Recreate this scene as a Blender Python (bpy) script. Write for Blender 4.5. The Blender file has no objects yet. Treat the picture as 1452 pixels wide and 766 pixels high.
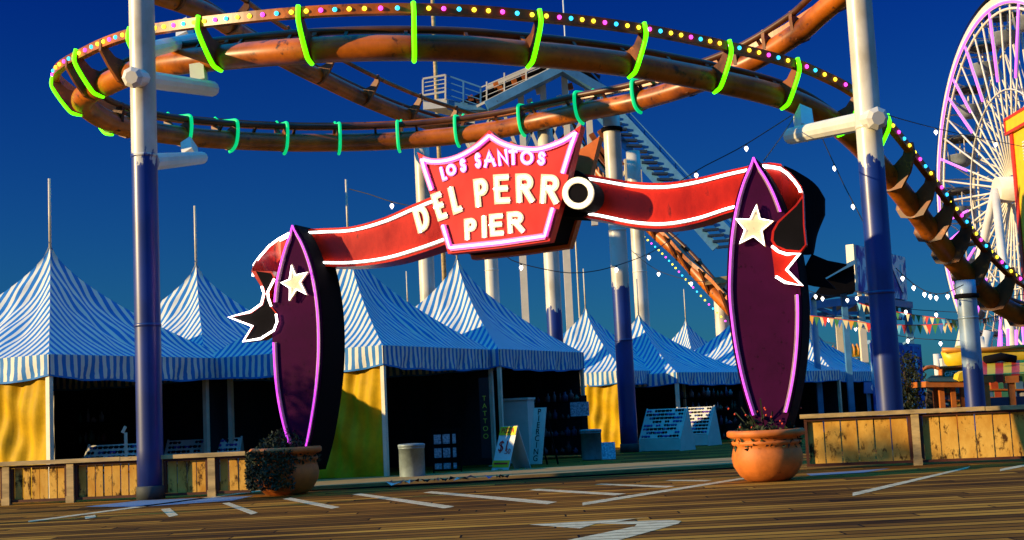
import bpy, math, random
from mathutils import Vector as V, Matrix as M
random.seed(7)
PI = math.pi
S = bpy.context.scene
COL = S.collection

# ------------------------------------------------------------ camera model
FPX, W0, H0, EYE = 1930.0, 1452, 766, 1.2
PITCH, ROLL = math.radians(6.04), math.radians(2.72)
CAMR = M.Rotation(PI/2 + PITCH, 3, 'X') @ M.Rotation(-ROLL, 3, 'Z')
CAMP = V((0, 0, EYE))

def ray(px, py):
    return CAMR @ V(((px - W0/2)/FPX, -(py - H0/2)/FPX, -1))
def P(px, py, y):
    """world point seen at photo pixel (px,py) at distance y along +Y"""
    d = ray(px, py)
    return CAMP + d*(y/d.y)
def G(px, py, z=0.0):
    d = ray(px, py)
    return CAMP + d*((z - EYE)/d.z)
def PL(px, py, p0, n):
    d = ray(px, py)
    return CAMP + d*((p0 - CAMP).dot(n)/d.dot(n))
def HZ(px):
    return 383 + (FPX*math.tan(PITCH) - (px - 726)*math.sin(ROLL))/math.cos(ROLL)
def hgt(py, px, y):
    return P(px, py, y).z

# ------------------------------------------------------------ materials
MATS = {}
def nodes_of(m):
    m.use_nodes = True
    nt = m.node_tree
    return nt, nt.nodes, nt.links, nt.nodes['Principled BSDF']

def mat(name, col, rough=0.6, metal=0.0, var=0.25, scale=3.0, col2=None, bump=0.0, emit=None, es=0.0, spots=None, stretch=(1, 1, 1), spec=0.4):
    """base colour broken up by two noises, optional dark spots, bump"""
    if name in MATS: return MATS[name]
    m = bpy.data.materials.new(name)
    nt, N, L, b = nodes_of(m)
    b.inputs['Roughness'].default_value = rough
    b.inputs['Metallic'].default_value = metal
    b.inputs['Specular IOR Level'].default_value = spec
    if emit:
        b.inputs['Emission Color'].default_value = (*emit, 1)
        b.inputs['Emission Strength'].default_value = es
        b.inputs['Base Color'].default_value = (*col, 1)
        MATS[name] = m; return m
    tc = N.new('ShaderNodeTexCoord'); mp = N.new('ShaderNodeMapping')
    mp.inputs['Scale'].default_value = stretch
    L.new(tc.outputs['Object'], mp.inputs['Vector'])
    n1 = N.new('ShaderNodeTexNoise'); n1.inputs['Scale'].default_value = scale; n1.inputs['Detail'].default_value = 6; n1.inputs['Roughness'].default_value = 0.65
    L.new(mp.outputs[0], n1.inputs['Vector'])
    mx = N.new('ShaderNodeMix'); mx.data_type = 'RGBA'
    c2 = col2 or tuple(c*(1 - var) for c in col)
    mx.inputs['A'].default_value = (*c2, 1); mx.inputs['B'].default_value = (*col, 1)
    rm = N.new('ShaderNodeMapRange'); rm.inputs['From Min'].default_value = 0.33; rm.inputs['From Max'].default_value = 0.62
    L.new(n1.outputs['Fac'], rm.inputs['Value']); L.new(rm.outputs[0], mx.inputs['Factor'])
    out = mx.outputs['Result']
    if spots:
        sc, amt, scol = spots
        n2 = N.new('ShaderNodeTexNoise'); n2.inputs['Scale'].default_value = sc; n2.inputs['Detail'].default_value = 8; n2.inputs['Roughness'].default_value = 0.7
        L.new(mp.outputs[0], n2.inputs['Vector'])
        r2 = N.new('ShaderNodeMapRange'); r2.inputs['From Min'].default_value = amt; r2.inputs['From Max'].default_value = amt + 0.08
        L.new(n2.outputs['Fac'], r2.inputs['Value'])
        m2 = N.new('ShaderNodeMix'); m2.data_type = 'RGBA'
        L.new(r2.outputs[0], m2.inputs['Factor']); L.new(out, m2.inputs['A']); m2.inputs['B'].default_value = (*scol, 1)
        out = m2.outputs['Result']
    L.new(out, b.inputs['Base Color'])
    rr = N.new('ShaderNodeMapRange'); rr.inputs['To Min'].default_value = max(0, rough - 0.12); rr.inputs['To Max'].default_value = min(1, rough + 0.15)
    L.new(n1.outputs['Fac'], rr.inputs['Value']); L.new(rr.outputs[0], b.inputs['Roughness'])
    if bump:
        bp = N.new('ShaderNodeBump'); bp.inputs['Strength'].default_value = bump; bp.inputs['Distance'].default_value = 0.02
        L.new(n1.outputs['Fac'], bp.inputs['Height']); L.new(bp.outputs[0], b.inputs['Normal'])
    MATS[name] = m
    return m

def glow(name, col, s):
    return mat(name, tuple(min(.8, c) for c in col), emit=col, es=s)

# ------------------------------------------------------------ mesh builder
class MB:
    def __init__(s): s.v = []; s.f = []; s.uv = {}; s.smooth = []; s.mi = []; s.cur = 0
    def face(s, idx, sm=False, uv=None):
        s.f.append(tuple(idx)); s.smooth.append(sm); s.mi.append(s.cur)
        if uv: s.uv[len(s.f)-1] = uv
    def add(s, pts): 
        k = len(s.v); s.v += [V(p) for p in pts]; return k
    def box(s, c, sx, sy, sz, R=None):
        c = V(c); R = R or M.Identity(3)
        k = s.add([c + R @ V((x*sx/2, y*sy/2, z*sz/2)) for x in (-1, 1) for y in (-1, 1) for z in (-1, 1)])
        for q in ((0,1,3,2),(4,6,7,5),(0,4,5,1),(2,3,7,6),(0,2,6,4),(1,5,7,3)): s.face([k+i for i in q])
        return s
    def bar(s, p, q, w, h=None, up=(0, 0, 1)):
        """box from p to q, width w across, height h along up"""
        h = h or w; p, q = V(p), V(q); d = q - p; l = d.length
        if l < 1e-6: return s
        d.normalize(); u = V(up)
        if abs(d.dot(u)) > .98: u = V((0, 1, 0))
        a = d.cross(u).normalized(); u = a.cross(d)
        R = M((d, a, u)).transposed()
        return s.box((p+q)/2, l, w, h, R)
    def tube(s, pts, r, n=8, closed=False, cap=True, sm=True):
        pts = [V(p) for p in pts]; m = len(pts)
        rs = r if isinstance(r, (list, tuple)) else [r]*m
        t = []
        for i in range(m):
            a = pts[(i-1) % m] if (closed or i > 0) else pts[i]
            b = pts[(i+1) % m] if (closed or i < m-1) else pts[i]
            t.append((b-a).normalized())
        u = V((0, 0, 1))
        if abs(t[0].dot(u)) > .95: u = V((0, 1, 0))
        x = t[0].cross(u).normalized()
        ks = []
        for i in range(m):
            x = (x - t[i]*x.dot(t[i])).normalized(); y = t[i].cross(x)
            ks.append(s.add([pts[i] + (x*math.cos(2*PI*j/n) + y*math.sin(2*PI*j/n))*rs[i] for j in range(n)]))
        for i in range(m if closed else m-1):
            a, b = ks[i], ks[(i+1) % m]
            for j in range(n):
                s.face((a+j, a+(j+1) % n, b+(j+1) % n, b+j), sm)
        if cap and not closed:
            s.face([ks[0]+j for j in range(n)][::-1]); s.face([ks[-1]+j for j in range(n)])
        return s
    def lathe(s, prof, c=(0, 0, 0), n=32, sm=True):
        c = V(c); ks = [s.add([c + V((r*math.cos(2*PI*j/n), r*math.sin(2*PI*j/n), z)) for j in range(n)]) for r, z in prof]
        for a, b in zip(ks, ks[1:]):
            for j in range(n): s.face((a+j, a+(j+1) % n, b+(j+1) % n, b+j), sm)
        s.face([ks[0]+j for j in range(n)][::-1]); s.face([ks[-1]+j for j in range(n)])
        return s
    def prism(s, pts, off):
        pts = [V(p) for p in pts]; off = V(off); n = len(pts)
        k = s.add(pts); k2 = s.add([p+off for p in pts])
        nrm = V((0, 0, 0))
        for i in range(n): nrm += pts[i].cross(pts[(i+1) % n])
        fl = nrm.dot(off) > 0
        a = list(range(k, k+n)); b = list(range(k2, k2+n))
        s.face(a[::-1] if fl else a); s.face(b if fl else b[::-1])
        for i in range(n):
            j = (i+1) % n
            s.face((a[i], a[j], b[j], b[i]) if fl else (a[j], a[i], b[i], b[j]))
        return s
    def poly(s, pts):
        k = s.add(pts); s.face(list(range(k, k+len(pts)))); return s
    def grid(s, fn, nu, nv, sm=True, uvf=None):
        k = s.add([fn(i/nu, j/nv) for j in range(nv+1) for i in range(nu+1)])
        for j in range(nv):
            for i in range(nu):
                q = (k+j*(nu+1)+i, k+j*(nu+1)+i+1, k+(j+1)*(nu+1)+i+1, k+(j+1)*(nu+1)+i)
                uv = [uvf(a/nu, b/nv) for a, b in ((i, j), (i+1, j), (i+1, j+1), (i, j+1))] if uvf else None
                s.face(q, sm, uv)
        return s
    def strip(s, A, B, off=None):
        """ribbon between two polylines; with off (vector) a thick one"""
        n = len(A)
        if off is None:
            k = s.add(A); k2 = s.add(B)
            for i in range(n-1): s.face((k+i, k+i+1, k2+i+1, k2+i), True)
            return s
        off = V(off)
        a = s.add(A); b = s.add(B); c = s.add([V(p)+off for p in A]); d = s.add([V(p)+off for p in B])
        for i in range(n-1):
            s.face((b+i, b+i+1, a+i+1, a+i)); s.face((c+i, c+i+1, d+i+1, d+i))
            s.face((a+i, a+i+1, c+i+1, c+i)); s.face((d+i, d+i+1, b+i+1, b+i))
        s.face((a, c, d, b)); s.face((a+n-1, b+n-1, d+n-1, c+n-1))
        return s
    def ball(s, c, r, n=6, m=4, sz=1.0):
        c = V(c)
        return s.lathe([(max(1e-4, r*math.sin(PI*i/m)), -r*sz*math.cos(PI*i/m)) for i in range(m+1)], c, n)
    def mesh(s, name, mats, T=None):
        me = bpy.data.meshes.new(name)
        vs = [T @ v for v in s.v] if T else s.v
        me.from_pydata([tuple(v) for v in vs], [], s.f)
        for m_ in (mats if isinstance(mats, (list, tuple)) else [mats]): me.materials.append(m_)
        me.polygons.foreach_set('use_smooth', s.smooth)
        me.polygons.foreach_set('material_index', s.mi)
        if s.uv:
            ul = me.uv_layers.new(name='UVMap')
            for fi, uvs in s.uv.items():
                p = me.polygons[fi]
                for li, w in zip(p.loop_indices, uvs): ul.data[li].uv = w
        me.update()
        return me
    def build(s, name, mats, parent=None, label=None, cat=None, group=None, kind=None):
        if parent is None:
            xs = [v.x for v in s.v]; ys = [v.y for v in s.v]; zs = [v.z for v in s.v]
            o0 = V(((min(xs)+max(xs))/2, (min(ys)+max(ys))/2, min(zs)))
            me = s.mesh(name, mats, M.Translation(-o0))
            o = bpy.data.objects.new(name, me); o.location = o0
        else:
            me = s.mesh(name, mats, WM(parent).inverted())
            o = bpy.data.objects.new(name, me); o.parent = parent
        COL.objects.link(o)
        return tag(o, label, cat, group, kind)

def WM(o):
    m = M.LocRotScale(o.location, o.rotation_euler, o.scale)
    return WM(o.parent) @ m if o.parent else m
def tag(o, label=None, cat=None, group=None, kind=None):
    if label: o['label'] = label
    if cat: o['category'] = cat
    if group: o['group'] = group
    if kind: o['kind'] = kind
    return o
def thing(name, label, cat, loc=(0, 0, 0), rz=0.0, group=None, kind=None):
    o = bpy.data.objects.new(name, None); COL.objects.link(o)
    o.location = loc; o.rotation_euler = (0, 0, rz); o.empty_display_size = .3
    return tag(o, label, cat, group, kind)
def copy_tree(o, parent=None, skip=()):
    c = o.copy(); COL.objects.link(c); c.parent = parent
    for ch in list(o.children):
        if ch.name.split('.')[0] in skip: continue
        copy_tree(ch, c, skip)
    return c
def text_mesh(body, size, depth=0.0):
    cu = bpy.data.curves.new('lettering', 'FONT'); cu.body = body; cu.size = size; cu.extrude = depth; cu.align_x = 'CENTER'; cu.align_y = 'CENTER'
    o = bpy.data.objects.new('lettering', cu); COL.objects.link(o)
    dg = bpy.context.evaluated_depsgraph_get()
    me = bpy.data.meshes.new_from_object(o.evaluated_get(dg))
    bpy.data.objects.remove(o); return me
def text_on(body, size, centre, xdir, ydir, m, parent, depth=0.01, name='lettering'):
    me = text_mesh(body, size, depth)
    x = V(xdir).normalized(); y = V(ydir); y = (y - x*x.dot(y)).normalized(); z = x.cross(y)
    T = M.Translation(V(centre)) @ M((x, y, z)).transposed().to_4x4()
    me.transform(WM(parent).inverted() @ T); me.materials.clear(); me.materials.append(m)
    o = bpy.data.objects.new(name, me); o.parent = parent; COL.objects.link(o); return o

def catmull(pts, step):
    pts = [V(p) for p in pts]; out = []
    for i in range(len(pts)-1):
        p0 = pts[max(0, i-1)]; p1 = pts[i]; p2 = pts[i+1]; p3 = pts[min(len(pts)-1, i+2)]
        if i == 0: p0 = p1*2 - p2
        if i == len(pts)-2: p3 = p2*2 - p1
        for k in range(16):
            t = k/16
            out.append(.5*((2*p1) + (p2-p0)*t + (2*p0-5*p1+4*p2-p3)*t*t + (3*p1-p0-3*p2+p3)*t**3))
    out.append(pts[-1])
    L = [0]
    for a, b in zip(out, out[1:]): L.append(L[-1] + (b-a).length)
    n = max(2, int(L[-1]/step)); res = []; j = 0
    for k in range(n+1):
        d = L[-1]*k/n
        while j < len(L)-2 and L[j+1] < d: j += 1
        t = (d-L[j])/max(1e-9, L[j+1]-L[j]); res.append(out[j].lerp(out[j+1], min(1, t)))
    return res

# ------------------------------------------------------------ palette
cream = mat('cream_paint', (.74, .66, .5), .45, var=.12, scale=2.0, spots=(5, .66, (.35, .25, .13)))
steelwhite = mat('white_steel', (.72, .68, .58), .4, var=.15, scale=1.5)
shaded_orange = mat('orange_coaster_paint', (.56, .13, .002), .36, col2=(.09, .022, .003), scale=.75, spots=(2.4, .57, (.07, .022, .005)), bump=.1)  # large dark patches imitate unlit stretches of the orange track
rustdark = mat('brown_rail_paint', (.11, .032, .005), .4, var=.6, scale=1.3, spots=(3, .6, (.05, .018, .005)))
tiecol = mat('dark_tie_steel', (.22, .055, .004), .5, col2=(.04, .012, .003), scale=1.6, spots=(3, .58, (.45, .12, .005)))  # orange spots stand for sun catching the tie faces
black = mat('black_paint', (.006, .005, .006), .9, var=.3, spec=.06)
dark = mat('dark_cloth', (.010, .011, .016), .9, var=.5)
red = mat('red_enamel', (.60, .016, .002), .30, var=.5, scale=1.6, spots=(3.2, .57, (.16, .006, .003)), stretch=(1, 1, .45))
bluesteel = mat('blue_painted_steel', (.07, .23, .42), .5, var=.3, scale=2, spots=(3, .64, (.03, .06, .09)))
wirem = mat('wire_rubber', (.012, .013, .02), .6)
yellowcloth = mat('yellow_tarpaulin', (.60, .35, .004), .6, var=.3, scale=2.4, bump=.25, spots=(5, .66, (.28, .16, .006)), spec=.12)
neon_pink = glow('pink_neon', (1.0, .17, .80), 5.5)
neon_purple = glow('purple_neon', (.72, .06, .85), 1.1)
neon_white = glow('white_neon', (1.0, .88, .82), 4.5)
neon_lime = glow('lime_neon', (.085, 1.0, .0), 2.2)
neon_jade = glow('jade_neon', (.0, .50, .15), .8)
bulbm = glow('warm_bulb', (1.0, .96, .9), 3.0)

SKY_GAMMA = 1.0
SKY_TINT = (.012, .165, .45)
SKY_STRENGTH = .10
SKY_ZENITH_FILL = (0.5, 42.0, 11.0)
SKY_HI = (.2, .55, 1.0)
SKY_LO = (4.5, 1.6, .95)
EXPOSURE = .55
PLANK_W = .30

# ------------------------------------------------------------ camera, sky, sun
cam = bpy.data.cameras.new('camera'); co = bpy.data.objects.new('camera', cam); COL.objects.link(co)
co.matrix_world = M.Translation(CAMP) @ CAMR.to_4x4()
cam.sensor_width = 36; cam.lens = FPX/W0*36; cam.clip_end = 6000; cam.clip_start = .05
S.camera = co
AZ, EL = math.radians(17), math.radians(14)      # sun: from the left, a little behind the camera
SUND = V((-math.cos(AZ)*math.cos(EL), -math.sin(AZ)*math.cos(EL), math.sin(EL)))
sl = bpy.data.lights.new('sun', 'SUN'); sl.energy = 5.0; sl.angle = math.radians(.5); sl.color = (1.0, .74, .36)
so = bpy.data.objects.new('sun', sl); COL.objects.link(so)
so.rotation_euler = (-SUND).to_track_quat('-Z', 'Y').to_euler()
w = bpy.data.worlds.new('World'); S.world = w; w.use_nodes = True
N, L = w.node_tree.nodes, w.node_tree.links
bg = N['Background']
sk = N.new('ShaderNodeTexSky'); sk.sky_type = 'NISHITA'; sk.sun_disc = False
sk.sun_elevation = EL; sk.sun_rotation = math.atan2(SUND.x, SUND.y)
sk.air_density = 1.0; sk.dust_density = 0.3; sk.ozone_density = 4.0
gm = N.new('ShaderNodeGamma'); gm.inputs[1].default_value = SKY_GAMMA
ml = N.new('ShaderNodeMix'); ml.data_type = 'RGBA'; ml.blend_type = 'MULTIPLY'; ml.inputs['Factor'].default_value = 1
ml.inputs['B'].default_value = (*SKY_TINT, 1)
L.new(sk.outputs[0], gm.inputs[0]); L.new(gm.outputs[0], ml.inputs['A'])
# tinted by height; unseen overhead sky boosted, an added blue-green fill for shaded tents
tcw = N.new('ShaderNodeTexCoord'); spw = N.new('ShaderNodeSeparateXYZ'); L.new(tcw.outputs['Generated'], spw.inputs[0])
mrw = N.new('ShaderNodeMapRange'); mrw.inputs['From Min'].default_value = .38; mrw.inputs['From Max'].default_value = .75; pass
L.new(spw.outputs['Z'], mrw.inputs['Value'])
mrc = N.new('ShaderNodeMapRange'); mrc.inputs['From Min'].default_value = .0; mrc.inputs['From Max'].default_value = .30; mrc.inputs['To Min'].default_value = 1; mrc.inputs['To Max'].default_value = 0; L.new(spw.outputs['Z'], mrc.inputs['Value'])
mzh = N.new('ShaderNodeMix'); mzh.data_type = 'RGBA'; L.new(mrc.outputs[0], mzh.inputs['Factor']); mzh.inputs['A'].default_value = (*SKY_HI, 1); mzh.inputs['B'].default_value = (*SKY_LO, 1)
mrw.inputs['To Min'].default_value = 0; mrw.inputs['To Max'].default_value = 1
mzq = N.new('ShaderNodeMix'); mzq.data_type = 'RGBA'; mzq.inputs['A'].default_value = (1, 1, 1, 1); mzq.inputs['B'].default_value = (*SKY_ZENITH_FILL, 1); L.new(mrw.outputs[0], mzq.inputs['Factor'])
mzc = N.new('ShaderNodeMix'); mzc.data_type = 'RGBA'; mzc.blend_type = 'MULTIPLY'; mzc.inputs['Factor'].default_value = 1; L.new(mzh.outputs['Result'], mzc.inputs['A']); L.new(mzq.outputs['Result'], mzc.inputs['B'])
mzw = N.new('ShaderNodeMix'); mzw.data_type = 'RGBA'; mzw.blend_type = 'MULTIPLY'; mzw.inputs['Factor'].default_value = 1
L.new(ml.outputs['Result'], mzw.inputs['A']); L.new(mzc.outputs['Result'], mzw.inputs['B']); L.new(mzw.outputs['Result'], bg.inputs['Color'])
bg.inputs['Strength'].default_value = SKY_STRENGTH
S.view_settings.view_transform = 'Standard'; S.view_settings.look = 'None'; S.view_settings.exposure = EXPOSURE; S.view_settings.gamma = 1
S.cycles.use_denoising = True
S.cycles.max_bounces = 5; S.cycles.diffuse_bounces = 2; S.cycles.sample_clamp_indirect = 4

# ------------------------------------------------------------ deck
def deck_material():
    m = bpy.data.materials.new('boardwalk_planks'); nt, N, L, b = nodes_of(m)
    geo = N.new('ShaderNodeNewGeometry'); sep = N.new('ShaderNodeSeparateXYZ'); L.new(geo.outputs['Position'], sep.inputs[0])
    tc = N.new('ShaderNodeVectorMath'); tc.operation = 'MULTIPLY'; tc.inputs[1].default_value = (1, 1, 1); L.new(geo.outputs['Position'], tc.inputs[0])
    def math_(op, a, bb=None):
        n = N.new('ShaderNodeMath'); n.operation = op
        for i, x in enumerate((a, bb)):
            if x is None: continue
            if isinstance(x, (int, float)): n.inputs[i].default_value = x
            else: L.new(x, n.inputs[i])
        return n.outputs[0]
    PW = PLANK_W
    wob = N.new('ShaderNodeTexNoise'); wob.inputs['Scale'].default_value = .35; L.new(tc.outputs[0], wob.inputs['Vector'])
    sy = math_('ADD', sep.outputs['Y'], math_('MULTIPLY', wob.outputs['Fac'], .10))
    yy = math_('DIVIDE', sy, PW); row = math_('FLOOR', yy); fr = math_('FRACT', yy)
    # boards are cut to length with staggered ends
    wn = N.new('ShaderNodeTexWhiteNoise'); wn.noise_dimensions = '1D'; L.new(row, wn.inputs['W'])
    xx = math_('ADD', math_('DIVIDE', sep.outputs['X'], 4.6), math_('MULTIPLY', wn.outputs['Value'], 7.0))
    cell = math_('FLOOR', xx); xf = math_('FRACT', xx)
    cb = N.new('ShaderNodeCombineXYZ'); L.new(row, cb.inputs[0]); L.new(cell, cb.inputs[1])
    w2 = N.new('ShaderNodeTexWhiteNoise'); w2.noise_dimensions = '2D'; L.new(cb.outputs[0], w2.inputs['Vector'])
    mp = N.new('ShaderNodeMapping'); mp.inputs['Scale'].default_value = (.7, 16, 1); L.new(tc.outputs[0], mp.inputs['Vector'])
    gr = N.new('ShaderNodeTexNoise'); gr.inputs['Scale'].default_value = 1.3; gr.inputs['Detail'].default_value = 8; gr.inputs['Roughness'].default_value = .7; L.new(mp.outputs[0], gr.inputs['Vector'])
    big = N.new('ShaderNodeTexNoise'); big.inputs['Scale'].default_value = .45; big.inputs['Detail'].default_value = 5; L.new(tc.outputs[0], big.inputs['Vector'])
    ramp = N.new('ShaderNodeValToRGB'); e = ramp.color_ramp.elements
    e[0].color = (.022, .008, .002, 1); e[0].position = .15
    e[1].color = (.56, .255, .032, 1); e[1].position = .85
    mid = e.new(.5); mid.color = (.25, .098, .012, 1)
    f = math_('ADD', math_('MULTIPLY', w2.outputs['Value'], .46), math_('ADD', math_('MULTIPLY', gr.outputs['Fac'], .55), math_('MULTIPLY', math_('SUBTRACT', big.outputs['Fac'], .5), .55)))
    L.new(math_('SUBTRACT', f, .03), ramp.inputs[0])
    gap = math_('LESS_THAN', fr, .20); gx = math_('LESS_THAN', xf, .005); g = math_('MAXIMUM', gap, gx)
    mx = N.new('ShaderNodeMix'); mx.data_type = 'RGBA'; L.new(g, mx.inputs['Factor']); L.new(ramp.outputs[0], mx.inputs['A']); mx.inputs['B'].default_value = (.006, .004, .003, 1)
    L.new(mx.outputs['Result'], b.inputs['Base Color'])
    b.inputs['Roughness'].default_value = .85; b.inputs['Specular IOR Level'].default_value = .04
    h = math_('SUBTRACT', math_('MULTIPLY', gr.outputs['Fac'], .4), g)
    bp = N.new('ShaderNodeBump'); bp.inputs['Strength'].default_value = .6; bp.inputs['Distance'].default_value = .015; L.new(h, bp.inputs['Height']); L.new(bp.outputs[0], b.inputs['Normal'])
    return m
deckm = deck_material()
d = MB(); d.poly([(-900, -60, 0), (900, -60, 0), (900, 3000, 0), (-900, 3000, 0)])
o = d.build('boardwalk_ground', deckm, kind='structure', label='brown plank boardwalk with painted white lines', cat='ground'); 

# paler raised edge of the walkway in front of the stalls
edge = mat('walkway_edge_boards', (.40, .24, .07), .75, var=.5, scale=5, stretch=(.4, 3, 3), spots=(6, .62, (.09, .045, .015)))
e_ = MB(); a0, a1 = G(440, 694), G(1042, 661.5); b0, b1 = G(440, 684), G(1042, 652)
for (p, q, r, s_) in ((a0, a1, b1, b0),):
    e_.prism([p, q, r, s_], (0, 0, .05))
e_.build('walkway_edge', edge, kind='structure', label='pale low board edging the walkway before the stalls', cat='path')
lowk = MB(); lowk.bar(G(430, 697)+V((0, 0, .012)), G(1042, 664.5)+V((0, 0, .012)), .10, .024)  # flat black bar stands for the shade line below the edge
lowk.build('walkway_shade_strip', black, kind='structure', label='dark strip painted as shade along the walkway edge', cat='path')

# painted markings
paint = mat('worn_road_paint', (.70, .58, .34), .85, var=.3, scale=3, spots=(6, .53, (.15, .07, .02)), stretch=(.8, 5, 1), spec=.05)
def wear_by_planks(m):
    nt = m.node_tree; N, L = nt.nodes, nt.links; b = N['Principled BSDF']; src = b.inputs['Base Color'].links[0].from_socket
    geo = N.new('ShaderNodeNewGeometry'); sep = N.new('ShaderNodeSeparateXYZ'); L.new(geo.outputs['Position'], sep.inputs[0])
    wob = N.new('ShaderNodeTexNoise'); wob.inputs['Scale'].default_value = .35; L.new(geo.outputs['Position'], wob.inputs['Vector'])
    a = N.new('ShaderNodeMath'); a.operation = 'MULTIPLY_ADD'; L.new(wob.outputs['Fac'], a.inputs[0]); a.inputs[1].default_value = .10; L.new(sep.outputs['Y'], a.inputs[2])
    d = N.new('ShaderNodeMath'); d.operation = 'DIVIDE'; L.new(a.outputs[0], d.inputs[0]); d.inputs[1].default_value = PLANK_W
    f = N.new('ShaderNodeMath'); f.operation = 'FRACT'; L.new(d.outputs[0], f.inputs[0])
    g = N.new('ShaderNodeMath'); g.operation = 'LESS_THAN'; L.new(f.outputs[0], g.inputs[0]); g.inputs[1].default_value = .16
    s_ = N.new('ShaderNodeMath'); s_.operation = 'MULTIPLY'; L.new(g.outputs[0], s_.inputs[0]); s_.inputs[1].default_value = .75
    mx = N.new('ShaderNodeMix'); mx.data_type = 'RGBA'; L.new(s_.outputs[0], mx.inputs['Factor']); L.new(src, mx.inputs['A']); mx.inputs['B'].default_value = (.03, .014, .005, 1); L.new(mx.outputs['Result'], b.inputs['Base Color'])
wear_by_planks(paint)
bluepaint = mat('worn_blue_paint', (.10, .20, .33), .7, var=.3, scale=3, spots=(5, .55, (.14, .08, .03)), stretch=(.6, 4, 1))
def mark(pts, name, label, m=None):
    b = MB(); q = [G(*p) for p in pts]
    z = .004
    b.poly([(p.x, p.y, z) for p in q])
    nrm = sum(((q[i].cross(q[(i+1) % len(q)])) for i in range(len(q))), V((0, 0, 0)))
    if nrm.z < 0: b.f[0] = b.f[0][::-1]
    b.build(name, m or paint, kind='structure', label=label, cat='road marking')
def line(x0, y0, x1, y1, w0, w1, **k):
    """painted line given by its two pixel ends and pixel thickness along x"""
    mark([(x0-w0/2, y0), (x0+w0/2, y0-.2), (x1+w1/2, y1-.2), (x1-w1/2, y1)], **k)
LL = 'white parking bay line '
mark([(120, 732.5), (135, 730.5), (136, 734), (121, 736.5)], 'parking_line', LL+'worn to a short patch beside the left post')
mark([(228, 722.5), (241, 721), (253, 731), (240, 733.5)], 'parking_line', LL+'short and thick by the foot of the left post')
mark([(315, 714), (325, 713), (366, 727.5), (356, 730)], 'parking_line', LL+'left of the dark planter')
mark([(401, 708), (412, 706), (482, 719.5), (470, 722)], 'parking_line', LL+'beginning under the dark planter')
mark([(499, 701.5), (512, 700), (645, 718.5), (630, 721.5)], 'parking_line', LL+'long, just right of the dark planter')
mark([(600, 699), (612, 697), (790, 712), (776, 715.5)], 'parking_line', LL+'running before the litter to the open deck')
mark([(750, 695.5), (762, 693.5), (888, 700.5), (872, 703)], 'parking_line', LL+'before the folding sign')
mark([(843, 687.5), (853, 686), (957, 689.8), (944, 692)], 'parking_line', LL+'short one inside the long diagonal line')
mark([(942, 682.2), (950, 681), (1010, 681.2), (1000, 683)], 'parking_line', LL+'thinnest and farthest, left of the lit planter')
mark([(826, 713.2), (826, 717.2), (1061, 678.8), (1061, 676.6)], 'diagonal_line', 'long white diagonal line ending at the lit planter')
mark([(1209, 699.3), (1209, 704), (1372, 664.6), (1376, 661.6)], 'diagonal_line', 'white diagonal line ending at the tall right fence')
mark([(1418, 665.3), (1418, 668.6), (1480, 656.5), (1480, 654)], 'diagonal_line', 'white diagonal line cut by the right edge of the photo')
mark([(40, 741), (40, 739), (470, 682), (470, 683.5)], 'edge_line', 'thin faded white line slanting past the left fence')
mark([(120, 719), (200, 710), (360, 703.5), (330, 710), (200, 719)], 'blue_patch', 'faded blue paint patch before the low left fence', bluepaint)
mark([(1143, 672.5), (1200, 669), (1262, 664.5), (1225, 670.5), (1150, 675)], 'blue_patch', 'faded blue paint patch at the foot of the tall right fence', bluepaint)
mark([(748, 744.2), (905, 735.6), (917, 733.4), (872, 740.6), (950, 737.6), (966, 739.5), (962, 743), (930, 752), (872, 768), (798, 768), (900, 747), (903, 744), (845, 743), (822, 750)], 'turn_arrow', 'white bent turn arrow painted on the planks')

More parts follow.
